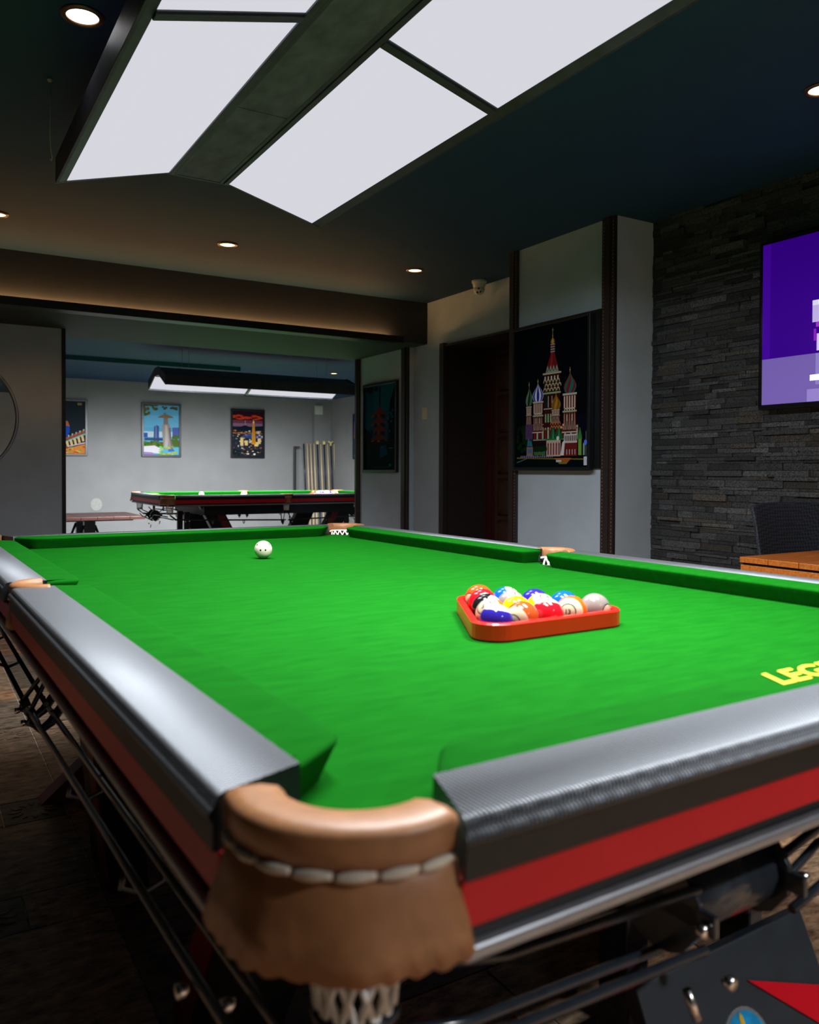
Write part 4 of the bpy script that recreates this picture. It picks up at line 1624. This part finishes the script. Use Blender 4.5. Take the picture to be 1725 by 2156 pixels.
p.poly((190, 182, 178), [(0.60, 0.60), (0.66, 0.60), (0.70, 0.3), (0.66, 0.13), (0.59, 0.14), (0.60, 0.4)])
p.poly((120, 112, 112), [(0.70, 0.55), (0.76, 0.55), (0.78, 0.3), (0.83, 0.10), (0.78, 0.11), (0.74, 0.3)])
p.poly((136, 126, 122), [(0.555, 0.62), (0.69, 0.62), (0.68, 0.75), (0.56, 0.75)])
p.poly((140, 116, 84), [(0.40, 0.75), (0.84, 0.75), (0.80, 0.785), (0.66, 0.82), (0.58, 0.82), (0.44, 0.785)])
p.rect((90, 80, 70), 0.56, 0.58, 0.82, 0.85)
p.rect((90, 80, 70), 0.60, 0.62, 0.82, 0.86)
p.poly((70, 110, 180), [(0.68, 0.07), (0.88, 0.07), (0.84, 0.12), (0.70, 0.12)])
for k in range(40):
    p.disc((120 + R.randint(0, 80), 190 + R.randint(-30, 30), 60), 0.42 + R.random() * 0.55, R.random() * 0.07 + (0.1 if R.random() < 0.3 else 0), 0.035, 0.016, 6)
p.finish('framed_poster', 'framed poster of a tall stone statue with a flat hat under blue sky', (2.665, YFAR, 1.292), 0, 0.03, 0.03)

pw, ph = 0.475, 0.68
p = Print(pw, ph)
p.rect((50, 24, 40), 0, 1, 0.75, 1)
p.rect((120, 60, 80), 0, 1, 0.70, 0.80)
R = random.Random(21)
for k in range(30):
    p.disc((210 + R.randint(0, 30), 50 + R.randint(0, 30), 34), R.random(), 0.82 + R.random() * 0.09, 0.09, 0.014, 8)
for k in range(24):
    p.disc((40 + R.randint(0, 20), 26, 36), R.random(), 0.93 + R.random() * 0.07, 0.10, 0.018, 8)
p.rect((140, 104, 130), 0, 1, 0.66, 0.73)
p.poly((22, 32, 48), [(0, 0.56), (0, 0.63), (0.2, 0.64), (0.42, 0.69), (0.6, 0.64), (0.8, 0.67), (1, 0.68), (1, 0.56)])
p.rect((200, 190, 190), 0.413, 0.425, 0.69, 0.80)
p.rect((40, 44, 60), 0, 1, 0, 0.57)
p.poly((56, 86, 150), [(0.3, 0.42), (1, 0.38), (1, 0.47), (0.4, 0.50)])
p.rect((190, 110, 60), 0, 1, 0.50, 0.525)
for k in range(150):
    u, v = R.random(), R.random() ** 1.1 * 0.56
    c = R.choice([(220, 160, 70), (240, 220, 170), (180, 90, 50), (200, 200, 190), (60, 70, 80), (30, 34, 44), (30, 34, 44), (40, 50, 46)])
    w, h = 0.012 + R.random() * 0.03, 0.008 + R.random() * 0.035
    p.rect(c, u - w, u + w, v, v + h)
for u, w, v, h in ((0.30, 0.05, 0.24, 0.17), (0.45, 0.05, 0.24, 0.11), (0.88, 0.05, 0.28, 0.12), (0.78, 0.06, 0.22, 0.1)):
    p.rect((235, 205, 130), u - w, u + w, v, v + h)
p.poly((222, 150, 44), [(0.625, 0.27), (0.765, 0.27), (0.74, 0.55), (0.72, 0.76), (0.66, 0.76), (0.64, 0.55)])
for k in range(12):
    p.rect((120, 78, 30), 0.645, 0.745, 0.30 + k * 0.036, 0.306 + k * 0.036)
p.poly((255, 226, 140), [(0.66, 0.74), (0.72, 0.74), (0.70, 0.80), (0.68, 0.80)])
for k in range(30):
    p.disc((24, 34, 30), R.random(), R.random() * 0.14, 0.05, 0.02, 7)
p.disc((230, 245, 235), 0.72, 0.045, 0.04, 0.02, 8)
p.finish('framed_poster', 'framed poster of a golden skyscraper over a city at red dusk', (3.955, YFAR, 1.290), 0, 0.03, 0.03)

pw, ph = 0.62, 0.71
p = Print(pw, ph)
p.rect((36, 46, 54), 0, 1, 0, 1)
p.rect((140, 120, 70), 0.84, 0.93, 0.93, 0.975)
R = random.Random(31)
for k in range(5):
    p.poly([(190, 50, 40), (225, 215, 205)][k % 2], [(0.42 + 0.012 * k, 0.97 - k * 0.05), (0.455 - 0.0 * k, 0.97 - k * 0.05), (0.47 + 0.014 * k, 0.92 - k * 0.05), (0.40 - 0.01 * k, 0.92 - k * 0.05)])
p.poly((40, 140, 140), [(0.30, 0.64), (0.62, 0.60), (0.58, 0.68), (0.45, 0.71), (0.34, 0.69)])
p.poly((190, 110, 60), [(0.22, 0.57), (0.68, 0.52), (0.64, 0.62), (0.30, 0.66)])
p.poly((30, 80, 190), [(0.2, 0.24), (0.58, 0.26), (0.68, 0.42), (0.68, 0.52), (0.2, 0.58)])
p.poly((150, 180, 225), [(0.2, 0.46), (0.45, 0.44), (0.55, 0.40), (0.52, 0.44), (0.42, 0.475), (0.2, 0.49)])
p.poly((140, 80, 60), [(0, 0.05), (0, 0.14), (0.5, 0.26), (1, 0.48), (1, 0.38)])
p.poly((120, 190, 190), [(0, 0.02), (0, 0.06), (0.5, 0.20), (1, 0.40), (1, 0.36), (0.5, 0.16)])
for k in range(12):
    u = 0.08 + k * 0.078
    v = 0.03 + 0.33 * u ** 1.2
    p.poly((224, 190, 130), [(u, v - 0.10), (u + 0.045, v - 0.09), (u + 0.02, v + 0.02), (u - 0.03, v + 0.01)])
    p.poly((50, 30, 30), [(u + 0.045, v - 0.09), (u + 0.065, v - 0.085), (u + 0.04, v + 0.02), (u + 0.02, v + 0.02)])
    p.disc((190, 90, 60), u + 0.02, v + 0.085, 0.03, 0.018, 7)
    p.disc((150, 205, 205), u + 0.03, v + 0.12, 0.016, 0.022, 6)
p.poly((200, 190, 215), [(0, -0.1), (1, 0.20), (1, 0.225), (0, 0.0)])
p.poly((206, 130, 56), [(0.3, 0), (1, 0), (1, 0.19), (0.3, 0.02)])
for k in range(20):
    p.disc(R.choice([(220, 170, 80), (190, 70, 50), (90, 150, 90)]), 0.4 + R.random() * 0.6, R.random() * 0.13, 0.035, 0.016, 6)
p.finish('framed_poster', 'framed poster with a blue tower and painted temple eaves, partly hidden by the left wall', (1.325, YFAR, 1.295), 0, 0.03, 0.03)

pw, ph = 0.475, 0.63
p = Print(pw, ph)
p.rect((60, 90, 190), 0, 1, 0.55, 1)
p.rect((150, 120, 170), 0, 1, 0.5, 0.85)
p.rect((70, 84, 106), 0, 1, 0, 0.5)
for k in range(8):
    p.rect([(110, 130, 190), (170, 150, 190)][k % 2], k * 0.13, k * 0.13 + 0.09, 0.45, 0.6 + 0.05 * (k % 3))
p.rect((205, 120, 90), 0, 1, 0.46, 0.53)
p.rect((110, 120, 140), 0, 0.3, 0.02, 0.06)
p.finish('framed_poster', 'framed poster of a dusk skyline on the side wall behind the cues', (5.3, 10.12, 1.275), -pi / 2, 0.03, 0.025)

# ------------------------------------------------------------------ wall fittings
# television
tv = thing('television', 'flat television showing a purple picture on the dark stone wall', 'television', (XS - 0.085, 1.20, 1.38))
tv.rotation_euler = (0, 0, -pi / 2)
TW, TH = 1.39, 0.795
b = MB()
b.box(-TW / 2, TW / 2, 0.0, 0.045, 0, TH)
b.box(-TW / 2 + 0.3, TW / 2 - 0.3, 0.03, 0.060, 0.15, TH - 0.15)
b.build('housing', 'black_plastic', tv, bevel=0.004)
b = MB()
bz = 0.014
b.box(-TW / 2, TW / 2, -0.006, 0.0, 0, 0.022)
b.box(-TW / 2, TW / 2, -0.006, 0.0, TH - bz, TH)
b.box(-TW / 2, -TW / 2 + bz, -0.006, 0.0, 0.022, TH - bz)
b.box(TW / 2 - bz, TW / 2, -0.006, 0.0, 0.022, TH - bz)
b.build('bezel', 'black_gloss', tv, bevel=0.002)
sw, sh = TW - 2 * bz, TH - 0.036
p = Print(sw, sh)
p.rect((48, 0, 124), 0, 1, 0, 1)
p.rect((58, 4, 140), 0, 0.03, 0.28, 1)
p.rect((104, 86, 158), 0, 1, 0, 0.285)
p.rect((134, 118, 186), 0.170, 0.36, 0.0, 0.075)
p.rect((128, 116, 184), 0.200, 0.62, 0.10, 0.285)
p.rect((246, 250, 255), 0.180, 0.66, 0.125, 0.16)
for (u0, u1, v0, v1, c) in ((0.187, 0.265, 0.47, 0.60, (178, 166, 218)), (0.187, 0.235, 0.57, 0.60, (206, 206, 226)), (0.200, 0.215, 0.44, 0.47, (150, 50, 190)), (0.203, 0.305, 0.30, 0.40, (190, 180, 226)),
                            (0.30, 0.42, 0.52, 0.66, (196, 190, 224)), (0.40, 0.50, 0.36, 0.50, (170, 120, 214)), (0.52, 0.60, 0.44, 0.66, (200, 196, 226)), (0.62, 0.72, 0.34, 0.56, (178, 150, 216)), (0.192, 0.201, 0.36, 0.43, (130, 30, 180))):
    p.rect(c, u0, u1, v0, v1)
p.b.build('screen', 'screen', tv, (0, -0.0012, 0.022), fixn=False)

# dome camera
cc = thing('security_camera', 'white dome security camera with three black lenses under the ceiling', 'security camera', (3.19, 4.29, ZC))
b = MB()
b.lathe([(0.0005, 0), (0.055, 0), (0.055, -0.014), (0.048, -0.022), (0.046, -0.040), (0.040, -0.052), (0.0005, -0.052)], 28)
b.build('base', 'white_plastic', cc, bevel=0.001)
b = MB()
b.sphere(0.042, 28, 0, (0, 0, -0.062))
hd = b.build('head', 'white_plastic', cc)
fd = Vector((-0.58, -0.70, -0.42)).normalized()
ax = fd.orthogonal().normalized()
ay = fd.cross(ax)
b = MB()
for (u, v, r) in ((0.014, 0.004, 0.0085), (-0.006, 0.013, 0.007), (-0.008, -0.012, 0.007)):
    c0 = Vector((0, 0, -0.062)) + ax * u + ay * v + fd * 0.0385
    ringa = [c0 + (ax * cos(2 * pi * k / 16) + ay * sin(2 * pi * k / 16)) * r - fd * 0.004 for k in range(16)]
    ringb = [q + fd * 0.006 for q in ringa]
    b.loft([ringa, ringb], 0)
b.build('lens', 'black_gloss', hd)

b = MB()
b.box(-0.034, 0.034, -0.010, 0, -0.05, 0.05, 0)
b.box(-0.026, 0.026, -0.013, -0.010, -0.03, 0.04, 0)
tag(b.build('wall_switch', 'cream_plastic', None, (XD, 5.20, 1.56), (0, 0, -pi / 2), bevel=0.002), 'small cream wall switch on the grey wall beside the door recess', 'switch')
b = MB()
b.box(-0.065, 0.065, -0.03, 0, -0.07, 0.07, 0)
b.box(-0.055, 0.055, -0.033, -0.03, -0.06, 0.06, 0)
tag(b.build('wall_box', 'white_plastic', None, (5.085, YFAR - 0.1, 2.03), bevel=0.006), 'white plastic box high in the far corner above the cues', 'box')

# round mirror
mr = thing('round_mirror', 'round mirror in a thin grey frame on the left wall', 'mirror', (-0.155, YLEFT, 1.455))
b = MB()
b.lathe([(0.425, 0.0), (0.445, 0.0), (0.445, -0.03), (0.440, -0.035), (0.428, -0.035), (0.425, -0.03), (0.425, 0.0)], 64, 0, axis='y', cap=False)
b.build('mirror_frame', 'silver', mr)
b = MB()
b.lathe([(0.0005, -0.012), (0.428, -0.012), (0.428, -0.004), (0.0005, -0.004)], 64, 0, axis='y', cap=False, smooth=False)
b.build('glass', 'mirror', mr)

# ------------------------------------------------------------------ furniture
# side table with orange slats
st = thing('side_table', 'orange slatted wooden side table in front of the stone wall', 'table', (2.72, 1.16, 0))
b = MB()
for k in range(5):
    y0 = -0.315 + k * 0.126
    b.box(-0.30, 0.30, y0 + 0.0015, y0 + 0.1245, 0.728, 0.750)
b.build('table_top', 'orange_wood', st, bevel=0.002)
b = MB()
b.box(-0.292, 0.292, -0.305, 0.305, 0.718, 0.726, 1)
b.box(-0.297, 0.297, -0.312, 0.312, 0.695, 0.719, 0)
b.build('apron', ['orange_wood', 'black_plastic'], st, bevel=0.002)
for sx in (-1, 1):
    for sy in (-1, 1):
        b = MB()
        b.box(sx * 0.262 - 0.018, sx * 0.262 + 0.018, sy * 0.275 - 0.018, sy * 0.275 + 0.018, 0.0, 0.697)
        b.build('leg', 'black_metal', st, bevel=0.003)

# chair behind it
ch = thing('dining_chair', 'dark blue woven back chair behind the orange slatted table', 'chair', (2.90, 1.375, 0), radians(-8))
b = MB()
rings = []
for i in range(9):
    t = i / 8
    z = 0.50 + 0.45 * t
    yy = 0.16 + 0.07 * t + 0.03 * t * t
    w = 0.245 - 0.022 * t
    row = []
    for k in range(13):
        u = -1 + 2 * k / 12
        cr = 0.035 * (u * u)
        row.append((w * u, yy - cr, z - (0.018 * abs(u) ** 6 if i == 8 else 0)))
    back = [(x, y + 0.018, zz) for x, y, zz in reversed(row)]
    rings.append(row + back)
b.loft(rings, 0)
b.build('backrest', 'weave', ch, bevel=0.004)
b = MB()
b.prism([(-0.24, -0.24), (0.24, -0.24), (0.25, 0.15), (0.2, 0.21), (-0.2, 0.21), (-0.25, 0.15)], 0.42, 0.47)
b.build('seat', 'weave', ch, bevel=0.012)
for sx, sy in ((-1, -1), (1, -1), (-1, 1), (1, 1)):
    b = MB()
    b.tube([(sx * 0.20, sy * 0.18 if sy < 0 else 0.16, 0.43), (sx * 0.225, sy * 0.22, 0.0)], [0.016, 0.012], 10)
    b.build('leg', 'black_metal', ch)
b = MB()
for sx in (-1, 1):
    b.tube([(sx * 0.215, 0.17, 0.42), (sx * 0.235, 0.155, 0.52), (sx * 0.225, 0.20, 0.75)], 0.010, 8)
b.build('back_support', 'black_metal', ch)

# low dark table in the back room
lt = thing('low_table', 'low dark plank table behind the left wall in the back room', 'table', (1.36, 9.42, 0))
b = MB()
for k in range(6):
    x0 = -0.52 + k * 0.1735
    b.box(x0 + 0.001, x0 + 0.1725, -0.52, 0.52, 0.52, 0.555)
b.build('table_top', 'dark_wood', lt, bevel=0.003)
b = MB()
b.box(-0.42, 0.40, -0.45, 0.45, 0.505, 0.52)
b.box(-0.10, 0.02, -0.30, -0.22, 0.03, 0.51)
b.box(-0.10, 0.02, 0.22, 0.30, 0.03, 0.51)
b.build('pedestal', 'black_metal', lt, bevel=0.003)
for sx in (-1, 1):
    b = MB()
    for yy in (-0.26, 0.26):
        b.tube([(-0.04 + sx * 0.06, yy, 0.45), (-0.04 + sx * 0.22, yy, 0.02)], 0.014, 8)
    b.build('leg', 'black_metal', lt)

# cue rack with cues and rests
rk = thing('cue_rack', 'wall rack that holds the upright cues in the far corner', 'rack', (4.99, 11.12, 0))
b = MB()
b.box(-0.36, 0.36, -0.06, 0.02, 0.05, 0.09)
b.box(-0.36, 0.36, -0.06, 0.06, 0.0, 0.05)
b.build('base', 'dark_wood', rk, bevel=0.004)
b = MB()
b.box(-0.32, -0.24, 0.02, 0.05, 1.43, 1.45)
b.build('top_clip', 'dark_wood', rk, bevel=0.003)
b = MB()
b.box(-0.34, -0.31, 0.01, 0.05, 0.05, 1.45)
b.build('upright', 'cue_dark', rk, bevel=0.003)


def make_cue(x, dark, head, label):
    root = thing('rest_stick' if head else 'pool_cue', label, 'rest' if head else 'cue', (x, 11.07, 0.091), 0, 'rests standing in the far cue rack' if head else 'cues standing in the far cue rack')
    lean = -0.05
    b = MB()
    b.tube([(0.05, -0.02, 0.0), (0.05 + lean * 0.3, -0.02, 0.42)], [0.015, 0.0135], 12)
    b.build('butt', 'cue_dark' if dark else 'cue_wood', root)
    b = MB()
    b.tube([(0.05 + lean * 0.3, -0.02, 0.42), (0.05 + lean, 0.0, 1.40)], [0.0135, 0.011], 12)
    b.build('shaft', 'cue_dark' if dark else 'cue_wood', root)
    if head:
        b = MB()
        if head == 1:
            b.lathe([(0.001, 1.39), (0.020, 1.395), (0.026, 1.42), (0.020, 1.445), (0.001, 1.452)], 14, 0, (0.05 + lean, 0, 0))
        else:
            c0 = Vector((0.05 + lean, 0, 1.42))
            for a in (35, 145, 270):
                b.tube([c0, c0 + Vector((cos(radians(a)) * 0.055, 0, sin(radians(a)) * 0.045))], [0.014, 0.012], 8)
        b.build('rest_head', 'rest_head', root)
    else:
        b = MB()
        b.lathe([(0.0005, 1.40), (0.0115, 1.40), (0.010, 1.42), (0.0005, 1.422)], 12, 0, (0.05 + lean, 0, 0))
        b.build('tip', 'stitch', root)
    return root


ord_ = [(True, 0, 'dark cue at the left end of the far cue rack'),
        (False, 0, 'pale wooden cue next to the dark cue at the rack end'),
        (False, 0, 'pale wooden cue in the middle of the three pale ones on the left'),
        (False, 0, 'pale wooden cue just left of the first rest stick'),
        (True, 1, 'dark rest stick with a pale knob, first from the left'),
        (False, 0, 'pale wooden cue between the two knobbed rest sticks'),
        (True, 1, 'dark rest stick with a pale knob, second from the left'),
        (False, 0, 'pale wooden cue left of the cross headed rest stick'),
        (True, 2, 'dark rest stick with a cross shaped pale head'),
        (False, 0, 'tan wooden cue at the right end of the far cue rack')]
for k, (dk, hd_, lab) in enumerate(ord_):
    make_cue(4.78 + k * 0.0575, dk, hd_, lab)
